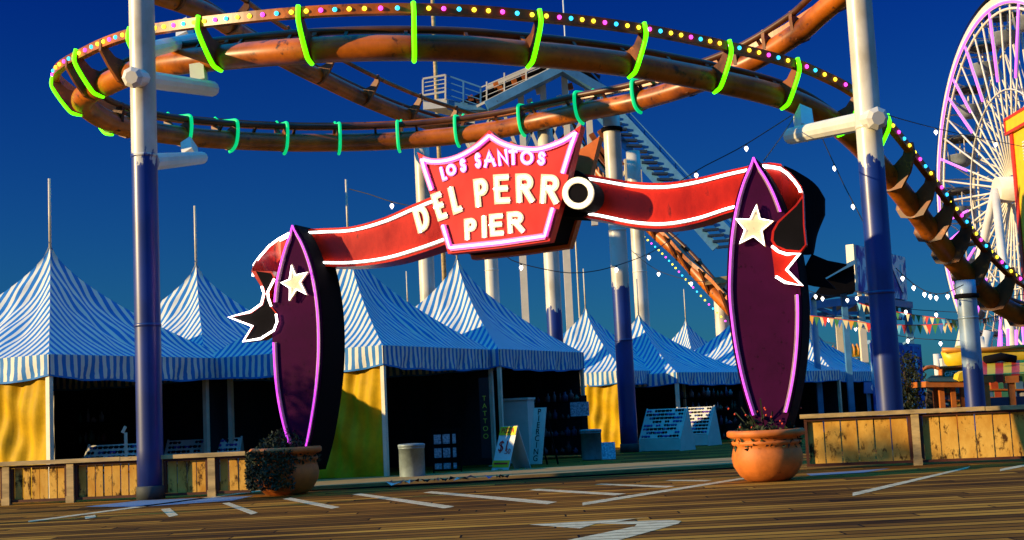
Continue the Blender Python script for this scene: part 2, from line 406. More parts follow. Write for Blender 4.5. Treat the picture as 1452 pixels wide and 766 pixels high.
# ------------------------------------------------------------ plank fences
plank = mat('ochre_fence_planks', (.74, .43, .085), .7, scale=2.6, col2=(.50, .22, .025), spots=(5.5, .535, (.075, .030, .007)), stretch=(1, 1, .55), bump=.2, spec=.12)
railm = mat('weathered_top_rail', (.52, .36, .15), .75, var=.5, scale=3, stretch=(.5, 3, 3), spots=(5, .62, (.15, .09, .04)))
framem = mat('dark_fence_frame', (.09, .022, .007), .6, var=.5)
def fence(x0, x1, base, top, ydep, pitch, name, label, npl, posts):
    """posts: pixel x of the posts; base(px)/top(px) pixel lines"""
    A, B = P(x0, base(x0), ydep[0]), P(x1, base(x1), ydep[1])
    A.z = B.z = 0
    h = hgt(top((x0+x1)/2), (x0+x1)/2, sum(ydep)/2)
    u = (B-A).normalized(); n = V((u.y, -u.x, 0))
    if n.y > 0: n = -n
    t = thing(name, label, 'fence', (A+B)/2)
    R = M((u, n, V((0, 0, 1)))).transposed()
    if R.determinant() < 0: R = M((u, -n, V((0, 0, 1)))).transposed()
    ln = (B-A).length
    b = MB(); k = 0; x = 0
    while x < ln:                                    # rail in sawn lengths
        l = min(3.1, ln-x); b.box(A+u*(x+l/2)+V((0, 0, h-.035-.004*(k % 2))) + n*.02, l-.012, .24, .07, R); x += l; k += 1
    b.build('top_rail', railm, t)
    ps = []
    for px in posts:
        q = PL(px, base(px), A, n); s = (q-A).dot(u); ps.append(s)
        b = MB(); b.box(A+u*s+V((0, 0, (h-.075)/2))+n*.06, .13, .10, h-.075, R)
        b.box(A+u*s+V((0, 0, .06))+n*.064, .15, .13, .12, R)
        b.build('post', cream if False else railm, t)
    seg = [0]+ps+[ln]
    for s0, s1 in zip(seg, seg[1:]):
        if s1-s0 < .4: continue
        a, e = s0+.07, s1-.07
        fr = MB()
        for zz, hh in ((h-.10, .045), (.065, .045)): fr.box(A+u*((a+e)/2)+V((0, 0, zz))+n*.035, e-a, .07, hh, R)
        for xx in (a+.025, e-.025): fr.box(A+u*xx+V((0, 0, h/2-.017))+n*.032, .05, .07, h-.22, R)
        fr.build('frame', framem, t)
        pl = MB(); c = max(1, round((e-a-.10)/pitch)); pw = (e-a-.10)/c
        for i in range(c):
            w_ = pw-random.uniform(.016, .03); dz = random.uniform(-.012, .006)
            pl.box(A+u*(a+.05+pw*(i+.5))+V((0, 0, h/2-.01+dz))+n*random.uniform(-.005, .008), w_, .03, h-.20, R @ M.Rotation(random.uniform(-.006, .006), 3, 'Y'))
        pl.build('plank_panel', plank, t)
    return t
fence(-60, 362, lambda x: 714-.041*x, lambda x: 656.5-.052*x, (24.9, 24.4), .165, 'plank_fence', 'low ochre plank fence behind the left post', 7, [12, 103, 229, 303])
fence(1139, 1500, lambda x: 667-.030*(x-1143), lambda x: 588.5-.050*(x-1143), (24.15, 23.2), .275, 'plank_fence', 'tall ochre plank fence right of the lit planter', 6, [1302])

# ------------------------------------------------------------ coaster columns
def post_material(name, zb, amp=.22, blue=(.003, .026, .20), white=(.66, .62, .52)):
    m = bpy.data.materials.new(name); nt, N, L, b = nodes_of(m)
    tc = N.new('ShaderNodeTexCoord'); sp = N.new('ShaderNodeSeparateXYZ'); L.new(tc.outputs['Object'], sp.inputs[0])
    mp = N.new('ShaderNodeMapping'); mp.inputs['Scale'].default_value = (1, 1, .55); L.new(tc.outputs['Object'], mp.inputs['Vector'])
    n1 = N.new('ShaderNodeTexNoise'); n1.inputs['Scale'].default_value = 5.5; n1.inputs['Detail'].default_value = 7; n1.inputs['Roughness'].default_value = .62; L.new(mp.outputs[0], n1.inputs['Vector'])
    n2 = N.new('ShaderNodeTexNoise'); n2.inputs['Scale'].default_value = 1.6; n2.inputs['Detail'].default_value = 6; L.new(mp.outputs[0], n2.inputs['Vector'])
    a = N.new('ShaderNodeMath'); a.operation = 'MULTIPLY_ADD'; L.new(n1.outputs['Fac'], a.inputs[0]); a.inputs[1].default_value = amp*6; L.new(sp.outputs['Z'], a.inputs[2])
    r = N.new('ShaderNodeMapRange'); r.inputs['From Min'].default_value = zb+amp*3-.03; r.inputs['From Max'].default_value = zb+amp*3+.03; L.new(a.outputs[0], r.inputs['Value'])
    wm = N.new('ShaderNodeMix'); wm.data_type = 'RGBA'; wm.inputs['A'].default_value = (white[0]*.66, white[1]*.62, white[2]*.54, 1); wm.inputs['B'].default_value = (*white, 1)
    rr = N.new('ShaderNodeMapRange'); rr.inputs['From Min'].default_value = .40; rr.inputs['From Max'].default_value = .58; L.new(n2.outputs['Fac'], rr.inputs['Value']); L.new(rr.outputs[0], wm.inputs['Factor'])
    bm_ = N.new('ShaderNodeMix'); bm_.data_type = 'RGBA'; bm_.inputs['A'].default_value = (blue[0]*.6, blue[1]*.6, blue[2]*.6, 1); bm_.inputs['B'].default_value = (*blue, 1); L.new(rr.outputs[0], bm_.inputs['Factor'])
    mx = N.new('ShaderNodeMix'); mx.data_type = 'RGBA'; L.new(r.outputs[0], mx.inputs['Factor']); L.new(bm_.outputs['Result'], mx.inputs['A']); L.new(wm.outputs['Result'], mx.inputs['B'])
    L.new(mx.outputs['Result'], b.inputs['Base Color']); b.inputs['Roughness'].default_value = .5; b.inputs['Specular IOR Level'].default_value = .3; b.inputs['Coat Weight'].default_value = .35; b.inputs['Coat Roughness'].default_value = .30; b.inputs['Coat IOR'].default_value = 1.9
    return m

def column(base, top, r, zb, label, arms=(), collar=None, name='coaster_column', mname='column_paint', plate=True, white=(.66, .62, .52)):
    t = thing(name, label, 'column', base, group='steel columns carrying the roller coaster')
    m = post_material(mname, zb, white=white)
    b = MB(); n = 28; H = (top-base).length
    zs = [base.lerp(top, k/12) for k in range(13)]
    b.tube(zs, r, n); b.build('shaft', m, t)
    for zz in (3.1, 6.2):
        if zz < H-.8:
            sm_ = MB(); sm_.lathe([(r-.004, -.035), (r+.012, -.02), (r+.012, .02), (r-.004, .035)], base+V((0, 0, zz)), 28); sm_.build('weld_band', m, t)
    if plate:
        p = MB(); p.lathe([(r+.02, 0), (r+.02, .22), (r+.005, .24)], base, 28); p.build('foot_sleeve', mat('grimy_foot_steel', (.05, .06, .06), .7, var=.5), t)
    if collar:
        c = MB(); c.lathe([(r+.02, -.06), (r+.06, -.05), (r+.06, .05), (r+.02, .06)], collar, 28); c.build('collar', black, t)
    for (a, e, ra, cap, brk) in arms:
        b = MB(); b.tube([a, e], ra, 12, sm=False); o = b.build('support_arm', steelwhite, t)
        if cap:
            d = (a-e).normalized(); c = MB(); c.tube([a-d*.02, a+d*.05, a+d*.10], [ra*1.15, ra*1.15, ra*.7], 8, sm=False); c.build('end_cap', steelwhite, o)
        if brk:
            q, sp = brk; bb = MB()
            bb.bar(q, sp, .30, .34, up=(e-a)); bb.build('saddle_bracket', steelwhite, o)
    return t
def vpost(pxt, pyt, y):      # foot of a vertical column passing through that pixel
    p = P(pxt, pyt, y); return V((p.x, p.y, 0))
Y1 = 24.5
bL = vpost(214, 706, Y1); tL = V((bL.x, bL.y, 10.5))
A1 = P(189, 110, Y1-.55); E1 = P(300, 126, 28.6)
column(bL, tL, .232, hgt(222, 206, Y1), 'tall white and blue column in front of the low left fence',
       arms=[(A1, E1, .17, True, (P(283, 118, 28.2), P(281, 95, 28.3))),
             (P(214, 230, Y1), P(286, 224, 34.6), .16, False, (P(270, 222, 34.2), P(268, 205, 35.6))),
             (P(206, 72, Y1), P(276, 56, 33), .16, False, (P(262, 57, 32), P(262, 36, 34)))], mname='left_column_paint')
bR = vpost(1262, 578, 25.0); tR = V((bR.x, bR.y, 10.5))
A2 = P(1243, 168, 24.5); E2 = P(1122, 193, 29.5)
column(bR, tR, .237, hgt(230, 1240, 25.0), 'tall white and blue column behind the tall right fence',
       arms=[(A2, E2, .185, True, (P(1141, 188, 28.9), P(1138, 160, 30.9)))], mname='right_column_paint')
# columns further back
b4 = vpost(893, 640, 38); column(b4, V((b4.x, b4.y, hgt(160, 867, 38))), .245, hgt(408, 880, 38), 'blue and white column by the yellow curtained stall, under the rising orange rail',
       collar=V((b4.x, b4.y, hgt(184, 868, 38))), mname='mid_column_paint')
b1 = vpost(606, 410, 41.5); column(b1, V((b1.x, b1.y, hgt(205, 600, 41.5))), .235, 2.6, 'white column left of the red shield sign', mname='rear_column_paint')
b2 = vpost(698, 400, 47); column(b2, V((b2.x, b2.y, hgt(200, 690, 47))), .23, 2.0, 'white column seen under the red shield between two stall peaks', mname='rear_column_paint_b')
b3 = vpost(784, 410, 39.3); column(b3, V((b3.x, b3.y, hgt(180, 770, 39.3))), .225, hgt(440, 786, 39.3), 'white and blue column under the right end of the red shield', mname='rear_column_paint_c')
b5 = vpost(908, 400, 50); column(b5, V((b5.x, b5.y, hgt(215, 897, 50))), .26, 2.2, 'plain white column just right of the column by the yellow curtained stall', mname='rear_column_paint_d')
b6 = vpost(1023, 440, 56); column(b6, V((b6.x, b6.y, hgt(402, 1020, 56))), .29, 1.5, 'short white column with a timber crosshead left of the right surfboard', mname='rear_column_paint_e')
cb_ = MB(); cb_.bar(P(999, 400.5, 55.6), P(1036, 396, 55.6), .5, .26); cb_.build('crosshead', railm, bpy.data.objects[-1] if False else [o for o in COL.objects if o.get('label', '').startswith('short white column with')][0])
b7 = vpost(1383, 570, 34.9); column(b7, V((b7.x, b7.y, hgt(398, 1366, 34.9))), .25, hgt(518, 1378, 34.9), 'column coloured blue grey for shade under the falling track, before the gift kiosk',
       collar=V((b7.x, b7.y, hgt(420, 1374, 34.9))), mname='kiosk_column_shaded_paint', white=(.22, .32, .46))  # upper white recoloured grey-blue: the track's shade put into the paint

# ------------------------------------------------------------ coaster tracks
def frames(pts):
    T = []
    for i in range(len(pts)):
        a = pts[max(0, i-1)]; b = pts[min(len(pts)-1, i+1)]; T.append((b-a).normalized())
    O = []
    for t in T:
        o = V((t.x, t.y, 0)).cross(V((0, 0, 1)))
        O.append(o.normalized())
    U = [o.cross(t).normalized() for o, t in zip(O, T)]
    U = [u if u.z > 0 else -u for u in U]
    return T, O, U
SP_R = .27
OUT, UPO = .62, .62      # outer rail offset
INN, UPI = -.22, .44     # inner rail
TIE = [(.70, .70), (.60, .70), (.54, .52), (.36, .34), (.10, .27), (-.12, .36), (-.17, .50), (-.29, .50), (-.31, .30), (-.27, .0), (-.17, -.22), (.06, -.29), (.28, -.20), (.52, .12), (.71, .44)]
NEON_IN = [(.60, .74), (.42, .62), (.0, .56), (-.30, .52), (-.36, .36), (-.35, .10), (-.27, -.16), (-.12, -.30), (.02, -.34)]
NEON = [(.705, .74), (.745, .46), (.56, .12), (.32, -.20), (.18, -.27), (.04, -.29)]
def off(p, o, u, a, b): return p + o*a + u*b
TIE_R = [(.72, .78), (.54, .78), (.44, .50), (.2, .30), (-.15, .30), (-.28, .46), (-.52, .56), (-.62, .48), (-.44, .34), (-.36, .12), (-.42, -.05), (-.30, -.28), (0, -.34), (.34, -.30), (.60, .05), (.76, .48)]
def track(root, pts, ties, outer='box', tiepoly=TIE, rail=shaded_orange, spine=shaded_orange):
    T, O, U = frames(pts)
    b = MB(); b.tube(pts, SP_R, 18); b.build('spine_tube', spine, root)
    po = [off(p, o, V((0, 0, 1)), OUT, UPO) for p, o in zip(pts, O)]
    pi = [off(p, o, V((0, 0, 1)), INN, UPI) for p, o in zip(pts, O)]
    b = MB()
    if outer == 'box':
        n = len(po); ks = []
        for p, o in zip(po, O):
            ks.append(b.add([p+o*x+V((0, 0, y)) for x, y in ((.06, .105), (.06, -.105), (-.10, -.105), (-.10, .105))]))
        for i in range(n-1):
            for j in range(4): b.face((ks[i]+j, ks[i]+(j+1) % 4, ks[i+1]+(j+1) % 4, ks[i+1]+j))
        b.face([ks[0]+j for j in range(4)]); b.face([ks[-1]+j for j in range(4)][::-1])
    else: b.tube(po, .075, 12)
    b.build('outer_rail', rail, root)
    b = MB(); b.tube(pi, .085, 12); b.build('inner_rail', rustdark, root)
    Z = V((0, 0, 1))
    for s, nm in ties:
        tp_, tw_ = (TIE_R, .04) if nm == 'wide' else (tiepoly, .05)
        if nm == 'wide': nm = None
        i = min(len(pts)-1, max(0, s)); p, t, o = pts[i], T[i], O[i]
        th = V((t.x, t.y, 0)).normalized()
        b = MB(); b.prism([off(p, o, Z, x, y) - th*tw_ for x, y in tp_], th*tw_*2)
        tie = b.build('crosstie', tiecol, root)
        if nm:
            b = MB(); ln = catmull([V((x, y, 0)) for x, y in (NEON_IN if nm is neon_jade else NEON)], .05)
            A = [off(p, o, Z, q.x, q.y) for q in ln]
            b.strip([a-th*.075 for a in A], [a+th*.075 for a in A], (off(p, o, Z, .03, 0)-p)) if False else b.tube(A, .048, 8)
            b.build('neon_tube', nm, tie)
    return T, O, U, po, pi

helix_px = [(1260,-75,30.5),(1215,-25,31.5),(1165,18,32.5),(1130,48,33.3),(1060,90,34.5),(980,121,35.5),(900,144.5,36.8),(820,160,38),(760,173,39),(700,185,39.6),(640,193,40),(580,198.5,40.2),(520,201.5,40.2),
 (460,202.5,39.9),(420,202.5,39.5),(360,200.5,38.8),(300,197,37.6),(250,192,36.6),(210,186,35.6),(176,179,34.8),(146,168,34.0),(124,153,33.2),(117,142,32.5),(126,132,31.8),(154,118,30.9),(184,105,30.2),(226,93,29.3),(289,84.5,28.4),(361,77.5,27.7),
 (420,73,27.3),(483,69.5,27.1),(552,68,27.0),(620,68.5,27.1),(680,71,27.3),(740,76,27.6),(801,81,28.1),(891,92,28.9),(976,107,29.8),(1026,117.5,30.3),(1076,129,30.8),(1125,144,31.3),(1165,163,31.7),
 (1200,188,32.3),(1230,217,32.9),(1262,254,33.6),(1301,303,34.4),(1328,340,35.0),(1353,370,35.6),(1380,400,36.2),(1410,427,37),(1452,449,38),(1510,464,39.5)]
hp = catmull([P(*q) for q in helix_px], .14)
def pix(p):
    d = CAMR.transposed() @ (p-CAMP); return (W0/2 + FPX*d.x/-d.z, H0/2 - FPX*d.y/-d.z)
hpx = [pix(p) for p in hp]
ymid = min(range(len(hp)), key=lambda i: hpx[i][0])       # leftmost point splits far from near
def find(x, lo, hi): return min(range(lo, hi), key=lambda i: abs(hpx[i][0]-x))
far_t = [262, 326, 400, 480, 563, 652, 742, 826, 908]
near_t = [316, 445, 588, 742, 888, 1012, 1104, 1182]
coaster = thing('roller_coaster_track', 'looping orange coaster track with lime neon ties and coloured bulbs over the entrance', 'roller coaster', V((-3.7, 34, 0)))
ties = [(find(x, 0, ymid), neon_jade) for x in far_t]
ties += [(find(x, 0, ymid), None) for x in (975, 1050, 1092, 1135, 1185)]
ties += [(find(205, 0, ymid), neon_lime), (find(160, 0, ymid), neon_lime), (ymid-2, neon_lime), (find(150, ymid, len(hp)), neon_lime), (find(222, ymid, len(hp)), neon_lime)]
ties += [(find(x, ymid, len(hp)), neon_lime) for x in near_t]
ties += [(find(1226, ymid, len(hp)), neon_lime)]
ties += [(find(x, ymid, len(hp)), 'wide') for x in (1262, 1290, 1316, 1342, 1372, 1406, 1446)]
ties += [(ymid-14, None), (find(135, ymid, len(hp)), None), (find(182, ymid, len(hp)), None), (find(182, 0, ymid), None)]
T_, O_, U_, outer_pts, inner_pts = track(coaster, hp, ties)
# coloured bulbs on the outer rail
cols = [glow('yellow_bulb', (1.0, .78, .03), 1.8), glow('magenta_bulb', (1.0, .06, .75), 1.8), glow('cyan_bulb', (.03, .50, 1.0), 1.8)]
pat = [0, 0, 1, 2]
ks = find(110, 0, ymid); acc = 0; bulbs = []; i = find(150, 0, ymid)
while i < len(hp)-1:
    x = hpx[i][0]
    bulbs.append(outer_pts[i] + O_[i]*.07); stepm = .205; l = 0
    while i < len(hp)-1 and l < stepm: l += (outer_pts[i+1]-outer_pts[i]).length; i += 1
pr = [MB().ball((0, 0, 0), .048, 8, 5) for _ in range(3)]
prm = [b.mesh('bulb', c) for b, c in zip(pr, cols)]
order = sorted(range(len(bulbs)), key=lambda k: (bulbs[k]-CAMP).length)
near100 = set(order[:100]); rest = MB()
for k, p in enumerate(bulbs):
    c = pat[k % 4]
    if k in near100:
        o = bpy.data.objects.new('bulb', prm[c]); COL.objects.link(o); o.parent = coaster; o.location = p - coaster.location
    else: rest.cur = c; rest.ball(p, .048, 8, 5)
rest.build('bulbs', cols, coaster, kind='stuff')
# the short spacer legs between spine and inner rail
for i in range(6, len(hp)-3, 9):
    sp_ = MB(); sp_.bar(hp[i]+V((0, 0, .2)), inner_pts[i], .07); sp_.build('rail_spacer', rustdark, coaster)

# second run of track dropping behind the loop on the left
up_px = [(150,-30,33),(220,-8,34.5),(262,6,35.5),(300,22,36.8),(355,57,39.5),(410,88,42),(460,113,44),(510,137,46),(560,158,48),(600,172,49.5),(650,186,51),(700,198,52)]
up_p = catmull([P(*q) for q in up_px], .2)
upr = thing('roller_coaster_track', 'dark orange coaster track dropping steeply behind the loop at upper left', 'roller coaster', V((up_p[20].x, up_p[20].y, 0)))
ux = [pix(p)[0] for p in up_p]
track(upr, up_p, [(min(range(len(ux)), key=lambda i: abs(ux[i]-x)), None) for x in (246, 322, 380, 450, 512, 575, 630)], outer='tube')
# third run, falling to the right behind the arch
dn_px = [(800,190,60),(840,232,60),(880,280,59),(925,325,58),(965,362,57),(1000,400,56),(1030,432,55.5),(1060,462,55)]
dn_p = catmull([P(*q) for q in dn_px], .25)
dnr = thing('roller_coaster_track', 'orange coaster track falling to the crosshead behind the red ribbon', 'roller coaster', V((dn_p[10].x, dn_p[10].y, 0)))
dx_ = [pix(p)[0] for p in dn_p]
track(dnr, dn_p, [(min(range(len(dx_)), key=lambda i: abs(dx_[i]-x)), None) for x in (820, 845, 880, 935, 962, 985, 1010, 1035)], tiepoly=[(.95, .75), (.5, .5), (.1, .3), (-.4, .45), (-.5, .3), (-.2, -.28), (.2, -.28)])
dl = MB()
for i in range(0, len(dn_p)-1):
    dl.cur = pat[i % 4]; dl.ball(dn_p[i] + V((-.75, -.15, .05)), .042, 6, 4)
dl.build('bulbs', cols, dnr, kind='stuff')

# ------------------------------------------------------------ entrance arch
ROT = math.radians(20)
AX = V((math.cos(ROT), -math.sin(ROT), 0)); NF = V((-math.sin(ROT), -math.cos(ROT), 0))   # along the arch / facing out
AP0 = P(726, 300, 22.3)
def A(px, py, o=0.0): return PL(px, py, AP0 - NF*o, NF)      # o metres behind the arch's front plane
def AL(pts, o=0.0): return [A(x, y, o) for x, y in pts]
def sc(pts, x0, y0, k): return [(x0+x/k, y0+y/k) for x, y in pts]
def smooth(pts, step=4.0):
    return [(q.x, q.y) for q in catmull([V((x, y, 0)) for x, y in pts], step)]
def offset_poly(pts, d):
    c = V((sum(p.x for p in pts)/len(pts), sum(p.y for p in pts)/len(pts), sum(p.z for p in pts)/len(pts)))
    out = []
    n = len(pts)
    for i in range(n):
        a, b, c_ = pts[i-1], pts[i], pts[(i+1) % n]
        e1 = (b-a).normalized(); e2 = (c_-b).normalized()
        n1 = e1.cross(NF).normalized(); n2 = e2.cross(NF).normalized()
        bis = (n1+n2)
        bis = bis.normalized() if bis.length > 1e-4 else n1
        k = 1/max(.45, bis.dot(n1))
        out.append(b + bis*d*k)
    return out
purple = mat('dark_purple_lacquer', (.042, .0026, .030), .75, var=.3, scale=1.5, spots=(8, .60, (.012, .001, .008)), spec=.05)
bandm = mat('dull_cream_band', (.34, .25, .22), .55, var=.3, scale=4, spots=(6, .6, (.22, .14, .1)))
starm = mat('ivory_star_face', (.74, .62, .38), .5, var=.15, scale=4, spots=(6, .58, (.2, .13, .07)))

def surfboard(left, right, depth, label, nl, nr):
    """left / right: pixel outlines from the tip to the foot"""
    l, r = smooth(left, 8), smooth(right, 8)
    ring = AL(l + r[::-1][:-1])
    zc = min(p.z for p in ring)
    c = sum(ring, V((0, 0, 0)))/len(ring)
    t = thing('surfboard_pillar', label, 'pillar', V((c.x, c.y, 0)) - NF*.4, group='purple surfboard pillars of the entrance arch')
    b = MB(); b.prism(ring, -NF*depth); b.build('board', [purple], t)
    # blackened sides
    s = MB(); R2 = offset_poly(ring, .012)
    if (R2[0]-c).length < (ring[0]-c).length: R2 = offset_poly(ring, -.012)
    n = len(ring)
    a = s.add([p - NF*.03 for p in R2]); b2 = s.add([p - NF*(depth-.02) for p in R2])
    for i in range(n): s.face((a+i, a+(i+1) % n, b2+(i+1) % n, b2+i), True)
    s.build('side_band', black, t)
    # cream band just inside the outline on each side, neon over it
    ctr = lambda p: (V((c.x, c.y, p.z)) - p)
    for side, lim in ((l, nl), (r, nr)):
        pts = AL(side, -.012)
        for (lo, hi, full) in lim:
            seg = [p for p, q in zip(pts, side) if lo <= q[1] <= hi]
            if len(seg) < 2: continue
            i1 = [p + ctr(p).normalized()*min(.03, ctr(p).length*.4) for p in seg]; i2 = [p + ctr(p).normalized()*min(.095, ctr(p).length*.7) for p in seg]
            if full != 'neon':
                b = MB(); b.strip(i1, i2, NF*.02); b.build('border_band', bandm, t)
            if full:
                mid = [p.lerp(q, .28) + NF*.05 for p, q in zip(i1, i2)]
                b = MB(); b.tube(mid, .015, 8); b.build('neon_tube', neon_purple, t)
    return t
def star(pts, parent):
    ring = AL(pts, -.05); b = MB(); b.prism(ring, -NF*.05 if False else NF*.05)
    s = b.build('star', starm, parent)
    inn = [p + NF*.075 for p in ring]
    c = sum(inn, V((0, 0, 0)))/len(inn); inn = [p.lerp(c, .07) for p in inn]
    b = MB(); b.tube(inn, .009, 6, closed=True); b.build('star_neon', neon_white, s)

lbL = [(417,320),(406,343),(397,372),(390,405),(387,440),(386,475),(387.5,515),(391,555),(399,598),(411,638),(423,668)]
lbR = [(417,320),(431,342),(442,370),(449,398),(454,430),(456.5,465),(456.5,505),(453.5,545),(448,585),(440,628),(429,668)]
L1 = surfboard(lbL, lbR, .85, 'purple surfboard pillar with a white star standing in the dark planter at left',
               [(320, 432, True), (482, 632, True)], [(320, 640, True)])
rbL = [(1069,224),(1057,245),(1047,272),(1039,305),(1034,340),(1031.5,380),(1031,420),(1035,460),(1041,500),(1051,545),(1063,585),(1075,620)]
rbR = [(1069,224),(1087,247),(1102,275),(1115,310),(1125,345),(1132,385),(1136,425),(1136,470),(1133,510),(1127,550),(1117,592),(1105,622)]
R1 = surfboard(rbL, rbR, .85, 'purple surfboard pillar with a white star standing in the sunlit planter at right',
               [(224, 590, True)], [(224, 305, True), (412, 590, True)])
star([(310+x/4.03, 310+y/4.03) for x, y in ((427,262),(450,322),(522,305),(478,365),(515,440),(455,408),(413,475),(416,402),(363,368),(414,348))], L1)
star([(1020+x/3.65, 210+y/3.65) for x, y in ((197,290),(216,365),(287,379),(226,430),(241,513),(180,462),(104,501),(133,428),(83,366),(162,368))], R1)

# --- banner: one thing carrying the ribbon and the shield
arch = thing('arch_sign', 'red neon ribbon and shield sign spelling the pier name above the entrance', 'sign', V((AP0.x, AP0.y, 0)) - NF*.5)
D = -NF
def ribbon(top, bot, o, th, neon=True, name='ribbon', m=None):
    tp, bt = smooth(top, 8), smooth(bot, 8)
    n = 40
    def rs(pts):
        q = catmull([V((x, y, 0)) for x, y in pts], 1.0); return [q[int(i*(len(q)-1)/n)] for i in range(n+1)]
    a, b_ = rs(top), rs(bot)
    oo = o if callable(o) else (lambda t: o)
    Aq = [A(p.x, p.y, oo(i/n)) for i, p in enumerate(a)]; Bq = [A(p.x, p.y, oo(i/n)) for i, p in enumerate(b_)]
    b = MB(); b.strip(Aq, Bq, D*th); r = b.build(name, m or red, arch)
    if neon:
        for F, Gq in ((Aq, Bq), (Bq, Aq)):
            ln = [p.lerp(q, .10) + NF*.03 for p, q in zip(F, Gq)]
            bb = MB(); bb.strip([p.lerp(q, .055) + NF*.004 for p, q in zip(F, Gq)], [p.lerp(q, .14) + NF*.004 for p, q in zip(F, Gq)], NF*.006); bb.build('neon_backing', bandm, r)
            bb = MB(); bb.tube(ln, .019, 8); bb.build('neon_tube', neon_white, r)
    return r
rl = ribbon([(398,337),(420,327),(455,324),(500,321),(545,308),(590,288),(640,268)], [(398,380),(425,378),(455,378),(500,378),(550,372),(600,358),(650,340)], .45, .55)
rr_ = ribbon([(805,243),(850,250),(900,258),(945,259),(990,252),(1040,240),(1085,231),(1108,233)], [(805,305),(850,312),(900,322),(945,324),(990,316),(1040,300),(1085,295),(1108,305)], .45, .55)
# under-plate: the dark soffit of the ribbon
# --- shield
k_ = 3.647
top_edge = smooth([(115,167),(160,190),(200,199),(270,193),(340,168),(415,120),(487,53)], 10)[:-1] + smooth([(487,53),(545,97),(600,121),(660,137),(750,135),(860,95),(963,27)], 10)
sh = top_edge + [(905,262),(858,430),(800,628),(540,665),(275,693),(215,495),(165,330)]
shp = sc(sh, 560, 170, k_)
front = AL(shp, -.12)
back = [p + D*1.05 for p in front]
cc = sum(front, V((0, 0, 0)))/len(front)
b = MB(); b.prism(front, D*.24); shield = b.build('shield_plate', mat('neon_lit_shield_red', (.82, .030, .016), .4, var=.3, scale=2, spots=(3.2, .62, (.3, .01, .006)), stretch=(1, 1, .45)), arch)  # brighter than the ribbon's red: neon glow put into the colour
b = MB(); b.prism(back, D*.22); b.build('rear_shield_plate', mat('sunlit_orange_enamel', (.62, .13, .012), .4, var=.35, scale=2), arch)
def shrink(ring, s_): return [cc + (p-cc)*s_ for p in ring]
b = MB(); core = AL(sc([(300,230),(800,200),(905,262),(870,400),(800,628),(540,665),(280,690)], 560, 170, k_), -.12)
b.prism([cc + (p-cc)*.965 + D*.245 for p in core], D*.80); b.build('sign_core', black, arch)
# dark block on the right carrying the letter O
b = MB(); b.prism(AL(sc([(880,255),(945,262),(1000,300),(1000,480),(965,505),(880,500),(850,450)], 560, 170, k_), .33), D*.5); b.build('letter_block', black, arch)
# outline neon
def neon_path(pts, m, parent, o, r=.022, backing=True, closed=False):
    q = AL(pts, o)
    if backing:
        b = MB()
        for a_, e_ in zip(q, q[1:]): b.bar(a_ - NF*.028, e_ - NF*.028, .11, .012, up=NF)
        b.build('neon_backing', mat('pink_lit_backing', (.62, .25, .33), .5, var=.1), parent)
    b = MB(); b.tube(q, r, 8, closed=closed); b.build('neon_tube', m, parent)
inset_top = [(x, y) for x, y in smooth([(137,202),(170,212),(215,216),(280,207),(345,183),(420,138),(487,82)], 12)[:-1]] + smooth([(487,82),(545,118),(605,140),(665,151),(750,150),(860,112),(935,64)], 12)
neon_path(sc([(188,362),(150,250)]+inset_top+[(905,150),(866,276)], 560, 170, k_), neon_pink, shield, -.17)
neon_path(sc([(246,545),(282,662),(540,635),(774,601),(815,455)], 560, 170, k_), neon_pink, shield, -.17)

# --- lettering: every letter is strokes in a unit box, laid on the sign as raised bars
def arc(cx, cy, rx, ry, a0, a1, n=14):
    return [(cx+rx*math.cos(math.radians(a0+(a1-a0)*i/n)), cy+ry*math.sin(math.radians(a0+(a1-a0)*i/n))) for i in range(n+1)]
LET = {
 'L': [[(0, 1), (0, 0), (1, 0)]], 'I': [[(.5, 0), (.5, 1)]],
 'E': [[(1, 1), (0, 1), (0, 0), (1, 0)], [(0, .52), (.85, .52)]],
 'T': [[(0, 1), (1, 1)], [(.5, 1), (.5, 0)]], 'A': [[(0, 0), (.5, 1), (1, 0)], [(.2, .36), (.8, .36)]],
 'N': [[(0, 0), (0, 1), (1, 0), (1, 1)]],
 'O': [arc(.5, .5, .5, .5, 90, 450, 32)],
 'P': [[(0, 0), (0, 1), (.55, 1)] + arc(.55, .74, .45, .26, 90, -90) + [(0, .48)]],
 'R': [[(0, 0), (0, 1), (.55, 1)] + arc(.55, .75, .43, .25, 90, -90) + [(0, .5)], [(.45, .5), (1, 0)]],
 'D': [[(0, 0), (0, 1), (.4, 1)] + arc(.4, .5, .6, .5, 90, -90, 18) + [(0, 0)]],
 'S': [arc(.5, .75, .44, .25, 35, 270, 14) + arc(.5, .25, .5, .25, 90, -145, 14)],
}
def offset_line(pts, d, closed):
    out = []; n = len(pts)
    for i in range(n):
        a = pts[i-1] if (i > 0 or closed) else None; c = pts[(i+1) % n] if (i < n-1 or closed) else None
        b = pts[i]
        e1 = (b-a).normalized() if a is not None else (c-b).normalized()
        e2 = (c-b).normalized() if c is not None else e1
        n1 = NF.cross(e1).normalized(); n2 = NF.cross(e2).normalized(); m_ = n1+n2
        m_ = m_.normalized() if m_.length > .05 else n1
        out.append(b + m_*d/max(.5, m_.dot(n1)))
    return out
